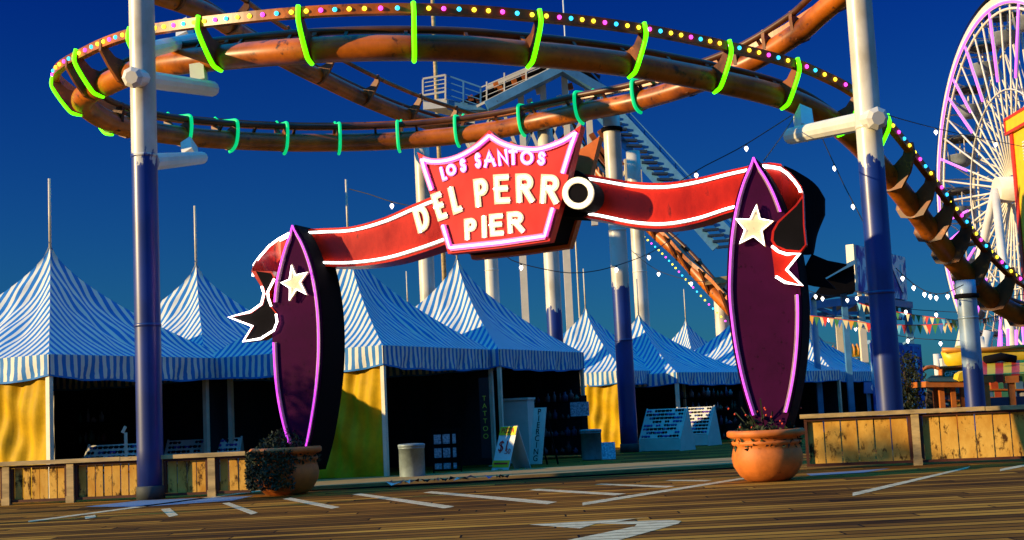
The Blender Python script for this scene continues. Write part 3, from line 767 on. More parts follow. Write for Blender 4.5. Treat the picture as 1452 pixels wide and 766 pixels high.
def letter(ch, bl, br, tl, o, wd, face, tube, parent, neon_r=.016, th=.07):
    """bl, br, tl: pixels of the bottom-left, bottom-right and top-left of the letter box (stroke centre lines)"""
    O0 = A(*bl, o); X = A(*br, o)-O0; Yv = A(*tl, o)-O0
    hw = wd/2
    Lx, Ly = X.length, Yv.length
    fx = lambda u: (hw + u*(Lx-wd))/Lx if ch != 'I' else u
    fy = lambda v: (hw + v*(Ly-wd))/Ly
    b = MB(); nb = MB()
    for si, st in enumerate(LET[ch]):
        closed = (ch in 'O')
        st = [q for i_, q in enumerate(st) if i_ == 0 or math.hypot(q[0]-st[i_-1][0], q[1]-st[i_-1][1]) > 1e-3]
        pts = [O0 + X*fx(u) + Yv*fy(v) for u, v in st]
        if closed: pts = pts[:-1]
        else:
            ext = lambda a, c: a + (a-c).normalized()*hw
            if not (ch in 'RPD'): pts[0] = ext(pts[0], pts[1]); pts[-1] = ext(pts[-1], pts[-2])
            else:
                pts[0] = ext(pts[0], pts[1])
                if si == 1: pts[-1] = ext(pts[-1], pts[-2])
        dz = NF*(.004*si)
        Lf, Rt = offset_line(pts, hw, closed), offset_line(pts, -hw, closed)
        if closed: Lf.append(Lf[0]); Rt.append(Rt[0])
        b.strip([p + NF*th + dz for p in Lf], [p + NF*th + dz for p in Rt], -NF*th)
        if tube:
            q = [p + NF*(th+.008) + dz for p in pts]
            nb.tube(q, neon_r, 6, closed=closed)
    l = b.build('letter', face, parent)
    if tube: nb.build('letter_neon', tube, l)
    return l
def lt(ch, x0, y0, x1, y1, x2, y2, **k):
    c = lambda x, y: (560+x/k_, 170+y/k_)
    return letter(ch, c(x0, y0), c(x1, y1), c(x2, y2), **k)
pinkface = mat('pink_letter_face', (.62, .34, .55), .5, var=.1, emit=None)
ivory = mat('ivory_letter_face', (.84, .74, .50), .5, var=.1, scale=3)
kw = dict(o=-.125, wd=.072, face=pinkface, tube=neon_pink, parent=shield, neon_r=.020, th=.012)
for a_ in [('L',247,322,273,312,229,250),('O',272,300,328,283,258,236),('S',342,281,376,268,332,203),('S',418,260,452,247,410,176),('A',461,249,527,240,455,166),('N',536,239,596,236,525,156),('T',593,234,637,233,591,153),('O',648,235,722,238,648,154),('S',734,236,778,242,742,158)]:
    lt(*a_[:1], *a_[1:], **kw)
kw = dict(o=-.125, wd=.112, face=ivory, tube=neon_white, parent=shield, neon_r=.013, th=.014)
for a_ in [('E',224,528,276,508,183,388),('L',303,494,352,474,272,355),('P',417,455,492,444,404,308),('E',516,438,597,434,508,284),('R',628,430,722,428,623,279),('R',748,432,846,437,757,281)]:
    lt(*a_, **kw)
kw.update(o=.44, parent=rl); lt('D',122,592,192,553,88,462, **kw)
_oc = (560+949/k_, 170+380/k_)
b = MB(); b.prism(AL([(_oc[0]+23.2*math.cos(2*PI*i/36), _oc[1]-23.2*math.sin(2*PI*i/36)) for i in range(36)], -.135), D*.55); b.build('letter_drum', black, arch)
kw.update(o=-.138, parent=arch, wd=.10, th=.02, neon_r=.022); lt('O',866,462,1032,464,866,296, **kw)
kw.update(o=-.125, parent=shield, wd=.096, th=.014, neon_r=.012)
for a_ in [('P',362,624,428,614,357,513),('I',450,612,478,609,447,498),('E',493,606,565,600,486,488),('R',584,589,672,583,578,476)]: lt(*a_, **kw)

# --- curled ribbon ends
C1 = lambda pts: sc(pts, 310, 310, 4.03)
C3 = lambda pts: sc(pts, 1020, 210, 3.65)
def plate(pts, o, th, m, name, parent=arch):
    b = MB(); b.prism(AL(pts, o), D*th); return b.build(name, m, parent)
# left: the band bends round behind the board, twists and ends in a swallow tail
ribbon(C1([(420,70),(380,88),(335,118),(290,155),(240,208),(204,255),(186,300)]), C1([(430,255),(400,285),(365,300),(330,330),(300,345),(262,360),(230,372)]), lambda t: .50+.5*math.sin(t*1.5)-.9*t*t, .22, neon=False, name='left_curl')
lt_out = C1([(186,300),(232,372),(250,405),(258,432),(243,490),(180,535),(50,562),(193,615),(136,706),(240,692),(320,642),(340,590),(334,542),(300,502),(283,455),(284,418),(322,335),(300,300)])
tail = plate(lt_out, -.02, .26, red, 'left_tail')
cl = C1([(212,300),(240,355),(262,400),(268,432),(252,494),(188,541),(72,565),(203,612),(150,696),(238,682),(312,634),(328,590),(324,545),(292,502),(275,455),(274,415),(310,335),(296,312)])
plate(cl, -.026, .02, black, 'tail_back_face', tail)
neon_path(C1([(402,84),(340,118),(290,156),(238,214),(203,262),(196,330)]), neon_white, tail, .42, r=.021, backing=False)
neon_path(C1([(246,388),(259,430),(244,488),(181,533),(58,563),(193,615),(140,702),(240,686),(316,638),(334,590),(328,546)]), neon_white, tail, -.06, r=.02, backing=False)
neon_path(C1([(318,345),(281,418),(284,455),(300,500)]), neon_white, tail, -.06, r=.02, backing=False)
# right: inner red bend, dark outer wrap, swallow tail in front
ribbon(C3([(225,78),(275,85),(320,93),(365,125),(400,165),(425,200),(434,232)]), C3([(225,330),(260,345),(300,345),(340,350),(360,335),(395,300),(430,250)]), lambda t: .45+.25*math.sin(t*2.2)-.35*t, .10, neon=False, name='right_curl')
neon_path(C3([(225,92),(270,97),(312,105),(352,132),(388,172),(412,205),(421,228)]), neon_white, arch, .33, r=.022, backing=False)
wrap_top = C3([(335,90),(385,112),(425,135),(465,160),(500,190),(525,228),(540,255)]); wrap_bot = C3([(345,545),(400,545),(440,548),(465,546),(480,540),(500,440),(540,340)])
ribbon(wrap_top, wrap_bot, lambda t: .75+.55*t, .2, neon=False, name='dark_wrap', m=black)
w2 = C3([(434,236),(395,292),(352,334),(300,380),(272,430),(266,480),(285,512),(340,535),(420,540),(450,500),(440,400)])
wr = plate(w2, -.11, .14, red, 'front_wrap')
plate(C3([(428,262),(400,300),(352,345),(308,388),(284,432),(280,478),(296,503),(345,524),(415,530),(440,500),(430,400)]), -.116, .02, black, 'wrap_back_face', wr)
ft = plate(C3([(266,500),(300,525),(345,540),(420,540),(345,630),(436,717),(340,700),(288,668),(280,600)]), -.125, .13, red, 'right_tail')
neon_path(C3([(272,508),(305,535),(350,550),(416,545),(348,630),(428,712),(340,695),(292,665)]), neon_white, ft, -.165, r=.021, backing=False)
plate(C3([(478,548),(560,582),(655,600),(610,628),(540,668),(600,728),(480,712),(430,700),(440,620)]), 1.0, .2, black, 'rear_tail')

# ------------------------------------------------------------ planters
terra = mat('terracotta', (.62, .165, .022), .55, var=.35, scale=4, spots=(6, .63, (.25, .06, .015)), bump=.15)
def planter(cx, base_y, wpx, label, y):
    c = P(cx, base_y, y); c.z = 0
    k = wpx/1930*y/1.26
    t = thing('flower_planter', label, 'planter', c, group='terracotta planters under the surfboards')
    prof = [(.30, 0), (.36, .02), (.46, .10), (.55, .25), (.575, .38), (.55, .50), (.525, .58), (.56, .60), (.56, .645), (.53, .655), (.54, .665), (.545, .70), (.60, .715), (.63, .74), (.63, .80), (.60, .825), (.53, .825), (.50, .76), (.3, .74)]
    b = MB(); b.lathe([(r*k, z*k) for r, z in prof], c, 48); b.build('pot', terra, t)
    b = MB(); b.lathe([(.50*k, .70*k), (.51*k, .745*k)], c, 24); b.build('soil', mat('dark_soil', (.03, .018, .01), .95), t)
    return t, c, k
leafm = mat('planter_leaves', (.022, .036, .008), .7, var=.6, scale=6)
def leaves(c, n, rad, z0, z1, size, spill=None, seed=1):
    random.seed(seed); b = MB()
    for i in range(n):
        a = random.uniform(0, 2*PI); r = rad*math.sqrt(random.random()); h = random.uniform(z0, z1)*(1-.35*(r/rad)**2)
        p = c + V((r*math.cos(a), r*math.sin(a), h))
        if spill and random.random() < spill[0]:
            a = random.uniform(*spill[1]); p = c + V((rad*1.05*math.cos(a)*random.uniform(.92, 1.12), rad*1.05*math.sin(a)*random.uniform(.92, 1.12), random.uniform(spill[2], z0)))
        d = V((random.gauss(0, 1), random.gauss(0, 1), random.gauss(.3, 1))).normalized(); e = d.cross(V((random.gauss(0, 1), random.gauss(0, 1), .2))).normalized()
        s_ = size*random.uniform(.6, 1.4); q = b.add([p-d*s_, p+e*s_*.38, p+d*s_, p-e*s_*.38]); b.face((q, q+1, q+2, q+3))
    return b
pt, c, k = planter(407, 706, 101, 'terracotta planter half hidden by trailing leaves under the left surfboard', 23.85)
b = leaves(c, 3600, .60*k, .78*k, 1.16*k, .040, (.50, (PI*.85, PI*1.62), .12), 3)
for i in range(14): 
    a = random.uniform(0, 6.28); b.bar(c+V((.1*math.cos(a), .1*math.sin(a), .7)), c+V((.4*math.cos(a), .4*math.sin(a), 1.0*k)), .012)
b.build('trailing_plant', leafm, label='dark trailing plant spilling from the left planter', cat='plant')
pt, c, k = planter(1090, 679, 109, 'sunlit terracotta planter with moulded rings under the right surfboard', 21.15)
b = leaves(c, 1100, .56*k, .78*k, 1.10*k, .05, None, 5)
for i in range(26):
    a = random.uniform(0, 6.28); r = random.uniform(.1, .5); b.bar(c+V((r*.3*math.cos(a), r*.3*math.sin(a), .7)), c+V((r*k*math.cos(a), r*k*math.sin(a), random.uniform(1.0, 1.35)*k)), .018, .012)
pl = b.build('flowering_plant', leafm, label='low spiky plant with small red flowers in the right planter', cat='plant')
b = MB(); random.seed(11)
for i in range(15):
    a = random.uniform(PI, 2*PI); r = random.uniform(.2, .6)*k; b.ball(c+V((r*math.cos(a), r*math.sin(a), random.uniform(.86, 1.2)*k)), .017, 6, 4)
b.build('blossoms', mat('red_petals', (.65, .06, .02), .6), pl)

# ------------------------------------------------------------ market tents
def stripes_material():
    m = bpy.data.materials.new('blue_white_canvas'); nt, N, L, b = nodes_of(m)
    uv = N.new('ShaderNodeUVMap'); sp = N.new('ShaderNodeSeparateXYZ'); L.new(uv.outputs[0], sp.inputs[0])
    oi = N.new('ShaderNodeTexNoise'); oi.inputs['Scale'].default_value = 1.4; oi.inputs['Detail'].default_value = 3
    tc = N.new('ShaderNodeTexCoord'); L.new(tc.outputs['Object'], oi.inputs['Vector'])
    a = N.new('ShaderNodeMath'); a.operation = 'MULTIPLY_ADD'; L.new(oi.outputs['Fac'], a.inputs[0]); a.inputs[1].default_value = .05; L.new(sp.outputs['X'], a.inputs[2])
    d = N.new('ShaderNodeMath'); d.operation = 'DIVIDE'; L.new(a.outputs[0], d.inputs[0]); d.inputs[1].default_value = .170
    f = N.new('ShaderNodeMath'); f.operation = 'FRACT'; L.new(d.outputs[0], f.inputs[0])
    g = N.new('ShaderNodeMath'); g.operation = 'GREATER_THAN'; L.new(f.outputs[0], g.inputs[0]); g.inputs[1].default_value = .5
    hem = N.new('ShaderNodeMath'); hem.operation = 'LESS_THAN'; L.new(sp.outputs['Y'], hem.inputs[0]); hem.inputs[1].default_value = -.425
    mx0 = N.new('ShaderNodeMath'); mx0.operation = 'MAXIMUM'; L.new(g.outputs[0], mx0.inputs[0]); L.new(hem.outputs[0], mx0.inputs[1])
    n2 = N.new('ShaderNodeTexNoise'); n2.inputs['Scale'].default_value = 2.5; n2.inputs['Detail'].default_value = 7; L.new(tc.outputs['Object'], n2.inputs['Vector'])
    wh = N.new('ShaderNodeMix'); wh.data_type = 'RGBA'; wh.inputs['A'].default_value = (.56, .54, .45, 1); wh.inputs['B'].default_value = (.74, .72, .61, 1); L.new(n2.outputs['Fac'], wh.inputs['Factor'])
    bl = N.new('ShaderNodeMix'); bl.data_type = 'RGBA'; bl.inputs['A'].default_value = (.005, .12, .40, 1); bl.inputs['B'].default_value = (.020, .20, .50, 1); L.new(n2.outputs['Fac'], bl.inputs['Factor'])
    mx = N.new('ShaderNodeMix'); mx.data_type = 'RGBA'; L.new(mx0.outputs[0], mx.inputs['Factor']); L.new(wh.outputs['Result'], mx.inputs['A']); L.new(bl.outputs['Result'], mx.inputs['B'])
    L.new(mx.outputs['Result'], b.inputs['Base Color']); b.inputs['Roughness'].default_value = .65; b.inputs['Specular IOR Level'].default_value = .25
    bp = N.new('ShaderNodeBump'); bp.inputs['Strength'].default_value = .35; bp.inputs['Distance'].default_value = .03; L.new(n2.outputs['Fac'], bp.inputs['Height']); L.new(bp.outputs[0], b.inputs['Normal'])
    return m
canvas = stripes_material()
legm = mat('white_tent_frame', (.70, .62, .46), .45, var=.2)
TS, TE, TP = 2.4, 2.74, 5.4       # half side, eave height, peak height
def nz(x, y, s=0.0):
    return math.sin(3.1*x+1.3*s)*math.cos(2.7*y+s)*.5 + math.sin(6.3*x+4.1*y+2*s)*.3 + math.sin(11*x-7*y+s*3)*.2
def make_tent():
    t = thing('market_tent', 'x', 'tent', (0, 0, 0), group='blue and white striped market tents')
    c = MB()
    for k in range(4):
        R = M.Rotation(k*PI/2, 3, 'Z')
        def fn(u, v, R=R, k=k):
            r = (1-v); x = (u*2-1)*TS*r; y = -TS*r
            z = TP - (TP-TE)*r**.66
            e = (1-abs(u*2-1)**2)
            bow = .17*e*r*(1-r)*3.2
            z -= bow*.55 - (.06*nz(x*.9, z*.8, k)+.03*nz(x*2.2, z*1.6, k+1))*e*min(1, 4*v)*1.2
            y += bow*.6 + (.045*nz(x*1.3, z*1.2, k+2) + .03*math.sin(9*(abs(x)/TS)+5*z))*e*min(1, 5*v)
            return R @ V((x, y, z))
        def uvf(u, v): return ((u*2-1)*TS*(1-v) + 10, v*2)
        c.grid(fn, 34, 26, True, uvf)
    c.build('canopy', canvas, t)
    c = MB()
    for k in range(4):
        R = M.Rotation(k*PI/2, 3, 'Z')
        def fv(u, v, R=R, k=k):
            x = (u*2-1)*TS; z = TE + .012 - .472*v
            e = 1-abs(u*2-1)**8
            y = -TS - .012 + (.05*nz(x*1.7, v*1.5, k)+.03*math.sin(x*8+k+1.5*v))*v*e
            z += v*(.055*(abs(u*2-1)**2) - .045*e + .012*math.sin(x*5+k)) 
            return R @ V((x, y, z))
        def uvv(u, v): return ((u*2-1)*TS + 10, -.46*v)
        c.grid(fv, 40, 5, True, uvv)
    c.build('valance', canvas, t)
    for sx in (-1, 1):
        for sy in (-1, 1):
            b = MB(); b.box((sx*(TS-.05), sy*(TS-.05), (TE-.05)/2), .085, .085, TE-.05); b.box((sx*(TS-.05), sy*(TS-.05), .01), .22, .22, .02)
            b.build('leg', legm, t)
    b = MB(); b.tube([(0, 0, TP-.1), (0, 0, TP+1.45)], .026, 8); b.build('mast', legm, t)
    b = MB()
    for sx, sy, dx, dy in ((-1, -1, 1, 0), (1, -1, 0, 1), (1, 1, -1, 0), (-1, 1, 0, -1)):
        b.bar((sx*(TS-.06), sy*(TS-.06), TE-.12), (sx*(TS-.06)+dx*2*(TS-.06), sy*(TS-.06)+dy*2*(TS-.06), TE-.12), .05)
    b.build('roof_frame', legm, t)
    def curtain(sd, amp, x0, x1, k, zt=2.42):
        def fc(u, v):
            s_ = x0 + (x1-x0)*u; z = .04 + (zt-.04)*v
            w_ = amp*(math.sin(s_*7+1.5*math.sin(z*2.1+k)+k)+.8*math.sin(s_*19+z*2.2+k*2)+.8*math.sin(z*5.5+2*math.sin(s_*3+k)))*(.4+.6*math.sin(PI*min(1, max(0, u)))) 
            return sd(s_, w_, z)
        return fc
    c = MB(); c.grid(curtain(lambda s_, w_, z: V((-TS+.09+w_, s_, z)), .042, -TS+.10, .05, 1), 48, 30); c.build('side_curtain', yellowcloth, t)
    c = MB(); c.grid(curtain(lambda s_, w_, z: V((-TS+.10+w_, s_, z)), .042, .10, TS-.1, 2), 48, 30)
    c.build('far_half_curtain', yellowcloth, t)
    b = MB(); b.bar((-TS+.03, .075, 0), (-TS+.03, .075, TE-.2), .05); b.build('curtain_pole', dark, t)
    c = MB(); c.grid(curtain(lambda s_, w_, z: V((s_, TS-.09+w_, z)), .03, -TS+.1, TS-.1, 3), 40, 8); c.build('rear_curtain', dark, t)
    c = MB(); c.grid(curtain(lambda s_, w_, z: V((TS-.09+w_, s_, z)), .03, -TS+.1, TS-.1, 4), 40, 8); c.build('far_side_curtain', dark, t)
    return t
def place_tent(src, pxc, peak_py, pxn, label, skip=(), d=None, first=False, sc_=1.0, zs=1.0):
    d = d or 4.2*FPX/(HZ(pxc)-peak_py)
    c = P(pxc, peak_py, d); 
    hd = TS*sc_*math.sqrt(2); y1 = hd
    for _ in range(6):
        x1 = (pxn-726)/FPX*(d-y1) - (pxc-726)/FPX*d; x1 = max(-hd*.9, min(hd*.9, x1)); y1 = math.sqrt(hd*hd-x1*x1)
    rz = math.atan2(-y1, x1) + math.radians(135)
    o = src if first else copy_tree(src, None, skip)
    o.location = (c.x, c.y, 0); o.rotation_euler = (0, 0, rz); o.scale = (sc_, sc_, zs); o['label'] = label
    return o
proto = make_tent()
NC = ('side_curtain', 'curtain_pole', 'far_half_curtain')
tents = {}
tents[2] = place_tent(proto, 278, 372, 288, 'striped market tent behind the left post, second peak from the left', NC, sc_=1.2)
tents[3] = place_tent(proto, 494, 352, 538, 'striped market tent beside the left surfboard with a yellow side curtain in half shade', ('far_half_curtain',), d=31.5)
tents[4] = place_tent(proto, 648, 365, 702, 'striped market tent whose peak shows below the red shield', NC, d=35.5)
tents[5] = place_tent(proto, 830, 433, 880, 'striped market tent left of the middle column, with a narrow sunlit yellow curtain', (), d=45, zs=.86)
tents[6] = place_tent(proto, 905, 443, 955, 'striped market tent with its peak just right of the middle column', NC, d=46.5, sc_=1.15, zs=.82)
tents[7] = place_tent(proto, 972, 449, 985, 'small looking striped tent peak behind the row, left of the timber crosshead', NC, d=66)
tents[8] = place_tent(proto, 1040, 450, 1075, 'striped market tent with dappled roof half hidden by the right surfboard', NC, d=51, sc_=1.15, zs=.82)
tents[9] = place_tent(proto, 1140, 458, 1178, 'striped market tent right of the right surfboard, above the tall fence', NC, d=57, zs=.82)
tents[10] = place_tent(proto, 1128, 480, 1140, 'striped market tent deepest in the row, valance low behind the tall fence', NC, d=72, zs=.82)
tents[0] = place_tent(proto, 577, 404, 560, 'striped tent showing only its tip between two larger roofs by the red ribbon', NC, d=52)
tents[1] = place_tent(proto, 71, 345, 68, 'leftmost striped market tent with a sunlit yellow side curtain', (), first=True, sc_=1.15)

# ------------------------------------------------------------ goods in and before the stalls
boardm = mat('pale_display_board', (.62, .60, .52), .5, var=.15)
def display(c, rz, wd, hg, label, rows, cols_, seed):
    """sloping display of sunglasses on a wedge shaped stand"""
    random.seed(seed)
    t = thing('sunglasses_display', label, 'display', c, rz, group='sloping sunglasses displays of the stalls')
    T = WM(t); tl = .42
    W_ = lambda x, y, z: T @ V((x, y, z))
    base = .35
    b = MB(); b.prism([W_(-wd/2, 0, base), W_(wd/2, 0, base), W_(wd/2, tl, base+hg), W_(-wd/2, tl, base+hg)], T.to_3x3() @ V((0, .05, -.02))); b.build('board', boardm, t)
    for s in (-1, 1):
        b = MB(); b.prism([W_(s*(wd/2+.002), -.02, 0), W_(s*(wd/2+.002), tl+.35, 0), W_(s*(wd/2+.002), tl+.06, base+hg+.03), W_(s*(wd/2+.002), -.02, base-.03)], T.to_3x3() @ V((s*.04, 0, 0))); b.build('side_panel', boardm, t)
    b = MB(); b.prism([W_(-wd/2, .0, .02), W_(wd/2, .0, .02), W_(wd/2, .0, base-.01), W_(-wd/2, .0, base-.01)], T.to_3x3() @ V((0, .3, 0))); b.build('plinth', boardm, t)
    # a pair of glasses, shared by all
    g = MB()
    for s in (-1, 1): g.lathe([(.001, .0), (.034, 0), (.034, .012), (.001, .014)], (s*.042, 0, 0), 8)
    g.box((0, .012, .008), .06, .012, .012)
    gm_ = [g.mesh('sunglasses', m_) for m_ in (black, black, black, mat('violet_lens', (.12, .02, .3), .3), mat('blue_lens', (.02, .06, .25), .3))]
    ang = math.atan2(hg, tl)
    nrm = V((0, -math.sin(ang), math.cos(ang)))
    for r in range(rows):
        for k in range(cols_):
            if random.random() < .14: continue
            u = (k+.5)/cols_-.5; v = (r+.6)/(rows+.2)
            o = bpy.data.objects.new('sunglasses', random.choice(gm_)); COL.objects.link(o); o.parent = t
            o.location = V((u*wd*.94, v*tl, base+v*hg)) + nrm*.004; o.rotation_euler = (ang, 0, random.uniform(-.08, .08)); 
    return t
def gp(px, y): 
    p = P(px, 600, y); p.z = 0; return p
display(gp(160, 27.6), math.radians(-10), 1.5, .62, 'sunglasses display with a sunlit cream end panel behind the low left fence', 6, 12, 1)
display(gp(281, 30.5), math.radians(-4), 1.65, .62, 'sunglasses display right of the left post, above the low fence', 6, 13, 2)
display(gp(934, 37.5), math.radians(-38), 1.25, .80, 'sunglasses display with a half lit end panel right of the middle column', 8, 9, 3)
display(gp(976, 41), math.radians(-38), 1.25, .80, 'sunglasses display farther back, in shade behind the one by the middle column', 8, 9, 4)
galv = mat('galvanised_bin', (.30, .38, .40), .5, metal=.2, var=.5, scale=2, spots=(3, .6, (.10, .13, .15)))
def bin_(px, y, h, r, label):
    c = gp(px, y); t = thing('litter_bin', label, 'bin', c, group='grey litter bins before the stalls')
    b = MB(); b.lathe([(r*.96, 0), (r, .03), (r, h-.1), (r*1.02, h-.1), (r*1.04, h-.06)], c, 20); b.build('drum', galv, t)
    b = MB(); b.lathe([(r*1.06, h-.06), (r*1.06, h-.01), (r*.95, h), (r*.3, h+.01)], c, 20); b.build('lid', galv, t)
bin_(582, 27.8, .70, .26, 'grey litter bin before the half shaded tent, left of the card rack')
bin_(837, 33.5, .74, .25, 'grey litter bin by the white tent leg left of the middle column')
# folding sign
signm = mat('sign_white_board', (.72, .72, .68), .5, var=.1); yel = mat('sign_yellow', (.75, .55, .02), .5, var=.1); redt = mat('sign_red_paint', (.55, .02, .02), .5, var=.1)
c = gp(722, 29.2); t = thing('folding_sign', 'white folding pavement sign with yellow top and foot, standing before the tents', 'sign', c, math.radians(-48))
T = WM(t); hh = .95
def leaf(sgn):
    top, bt = V((0, 0, hh)), sgn*.34
    f = lambda u, v: T @ V((u*.27*(1), bt*(1-v), hh*v))
    b = MB(); offv = T.to_3x3() @ V((0, -sgn*.0, -.03))
    b.prism([f(-1, 0), f(-.55, 0), f(-.3, .09), f(.3, .09), f(.55, 0), f(1, 0), f(1, 1), f(-1, 1)], offv); o = b.build('board', signm, t); return f, o
f1, o1 = leaf(-1); f2, o2 = leaf(1)
def lie(f, o, v0, v1, m, nm, e=.006):
    n_ = (f(1, 0)-f(-1, 0)).cross(f(0, 1)-f(0, 0)).normalized()
    if n_.y > 0 and f is f1: n_ = -n_
    b = MB(); b.prism([f(-.98, v0)+n_*e, f(.98, v0)+n_*e, f(.98, v1)+n_*e, f(-.98, v1)+n_*e], n_*.004); b.build(nm, m, o); return n_
n_ = lie(f1, o1, .80, .99, yel, 'yellow_head'); lie(f1, o1, .10, .25, yel, 'yellow_foot')
yv = f1(0, 1)-f1(0, 0); xv = f1(1, 0)-f1(-1, 0)
text_on('PIZZA', .15, f1(0, .895)+n_*.016, xv, yv, redt, o1, .002)
text_on('$1', .34, f1(-.1, .55)+n_*.010, xv, yv, redt, o1, .002)
text_on('.50', .16, f1(.45, .44)+n_*.010, xv, yv, redt, o1, .002)
b = MB(); b.prism([f1(-.8, .16)+n_*.014, f1(.8, .16)+n_*.014, f1(.8, .2)+n_*.014, f1(-.8, .2)+n_*.014], n_*.002); b.build('red_stripe', redt, o1)
# white freezer / cabinet and the tall lettered board behind it
c = gp(737, 33.5); t = thing('white_cabinet', 'pale cabinet standing in the dark stall behind the folding sign', 'cabinet', c, math.radians(-20)); T = WM(t)
b = MB(); b.box(T @ V((0, 0, .78)), .62, .5, 1.52, T.to_3x3()); b.build('body', boardm, t); b = MB(); b.box(T @ V((0, -.01, 1.56)), .68, .56, .05, T.to_3x3()); b.build('top', boardm, t)
c = gp(756, 31.2); t = thing('lettered_board', 'narrow leaning board lettered down its length beside the folding sign', 'sign', c, math.radians(-35)); T = WM(t)
b = MB(); q = [T @ V((-.17, 0, .05)), T @ V((.17, 0, .05)), T @ V((.17, .30, 1.32)), T @ V((-.17, .30, 1.32))]; b.prism(q, T.to_3x3() @ V((0, .03, 0))); o = b.build('board', boardm, t)
xv = q[1]-q[0]; yv = q[3]-q[0]; n_ = xv.cross(yv).normalized()
for i, ch in enumerate('PIERCING'):
    text_on(ch, .19, (q[0]+q[1])/2 + yv*(.92-.118*i) + n_*.008, xv, yv, black, t, .002, 'lettering')
b = MB()
for s in (-1, 1): b.bar(T @ V((s*.15, .33, 1.2)), T @ V((s*.15, .72, 0)), .03)
b.build('rear_prop', black, t)
# hanging vertical banner
c = gp(688, 29.9); t = thing('hanging_banner', 'narrow black hanging banner with green letters beside the tent leg', 'banner', c + V((0, 0, .55)), math.radians(-10)); T = WM(t)
b = MB(); b.box(T @ V((0, .02, .60)), .22, .015, 1.75, T.to_3x3()); o = b.build('cloth', dark, t)
grn = mat('green_letter_paint', (.35, .45, .03), .6, var=.2)
for i, ch in enumerate('TATTOO'):
    text_on(ch, .15, T @ V((0, .008, 1.02-.165*i)), T.to_3x3() @ V((1, 0, 0)), (0, 0, 1), grn, o, .002)
b = MB(); b.bar(T @ V((0, .02, 1.47)), T @ V((0, .02, 2.1)), .012); b.build('cord', black, t)
# card rack
c = gp(632, 29.3); t = thing('postcard_rack', 'dark wire rack of white printed cards right of the first litter bin', 'rack', c, math.radians(-6)); T = WM(t)
b = MB()
for x in (-.3, .3): b.bar(T @ V((x, 0, 0)), T @ V((x, 0, .95)), .03)
for z in (.08, .36, .62, .93): b.bar(T @ V((-.3, 0, z)), T @ V((.3, 0, z)), .025)
b.build('frame', black, t)
cardm = mat('printed_card', (.42, .52, .6), .5, var=.7, scale=22, col2=(.05, .08, .14))
for i, x in enumerate((-.19, .0, .17)):
    for j, z in enumerate((.17, .45, .74)):
        b = MB(); b.box(T @ V((x, -.03, z)), (.15 if i < 2 else .07), .02, (.2 if j else .12), T.to_3x3()); b.build('card', cardm, t)
# dark merchandise shelves inside the stalls
goods = [mat('goods_a', (.06, .05, .12), .5), mat('goods_b', (.03, .08, .05), .5), mat('goods_c', (.10, .03, .03), .5), mat('goods_d', (.14, .15, .17), .5)]
def shelf(px, y, wd, rz, label, seed, hgt_=1.6):
    random.seed(seed); c = gp(px, y); t = thing('merchandise_shelf', label, 'shelf', c, rz, group='dark merchandise shelves inside the stalls'); T = WM(t); Rm = T.to_3x3()
    b = MB()
    for x in (-wd/2, wd/2): b.box(T @ V((x, 0, hgt_/2)), .04, .35, hgt_, Rm)
    zs = [.1, .55, 1.0, 1.45]
    for z in zs: b.box(T @ V((0, 0, z)), wd-.05, .34, .03, Rm)
    b.build('frame', black, t)
    for z in zs:
        x = -wd/2+.12
        while x < wd/2-.1:
            w_ = random.uniform(.06, .16); h = random.uniform(.1, .32)
            g = MB(); g.lathe([(w_*.45, 0), (w_*.5, h*.6), (w_*.2, h*.75), (w_*.2, h)], T @ V((x, random.uniform(-.08, .02), z+.016)), 8); g.build('merchandise', random.choice(goods), t); x += w_+random.uniform(.01, .1)
shelf(355, 33, 1.5, math.radians(-8), 'bottle shelf in the dark stall left of the left planter', 21)
shelf(790, 36, 1.6, math.radians(-30), 'merchandise shelf in the dark stall below the right end of the shield', 22)
shelf(1005, 44, 2.2, math.radians(-25), 'merchandise shelf in the dark stall left of the right planter', 23)
shelf(135, 30.5, .9, math.radians(-8), 'merchandise shelf behind the sunglasses display with the sunlit end', 24, 1.5)
# mannequin-less hat post with lit edge
c = gp(178, 27.0); t = thing('receipt_post', 'slim cream post with a tilted tag above the low left fence', 'post', c)
b = MB(); b.box(c+V((0, 0, .60)), .05, .05, 1.2); b.build('shaft', legm, t); b = MB(); b.box(c+V((-.03, -.01, 1.26)), .06, .015, .14, M.Rotation(.5, 3, 'Y')); b.build('tag', legm, t)
c = gp(823, 35.2); t = thing('poster_panel', 'small white poster panel on a stand by the yellow curtain', 'poster', c)
b = MB(); b.box(c+V((0, 0, 1.25)), .48, .03, .36); b.build('panel', cardm, t); b = MB(); b.bar(c+V((0, .03, 0)), c+V((0, .03, 1.3)), .04); b.build('stand', black, t)
c = gp(862, 33.0); t = thing('price_board', 'small blue lettered price board leaning beside the rear litter bin', 'sign', c, math.radians(-15)); T = WM(t)
b = MB(); b.prism([T @ V((-.17, -.12, .02)), T @ V((.17, -.12, .02)), T @ V((.13, .08, .42)), T @ V((-.2, .08, .42))], V((0, .03, 0))); b.build('board', cardm, t); b = MB(); b.bar(T @ V((0, .09, .4)), T @ V((0, .28, 0)), .03); b.build('prop', black, t)

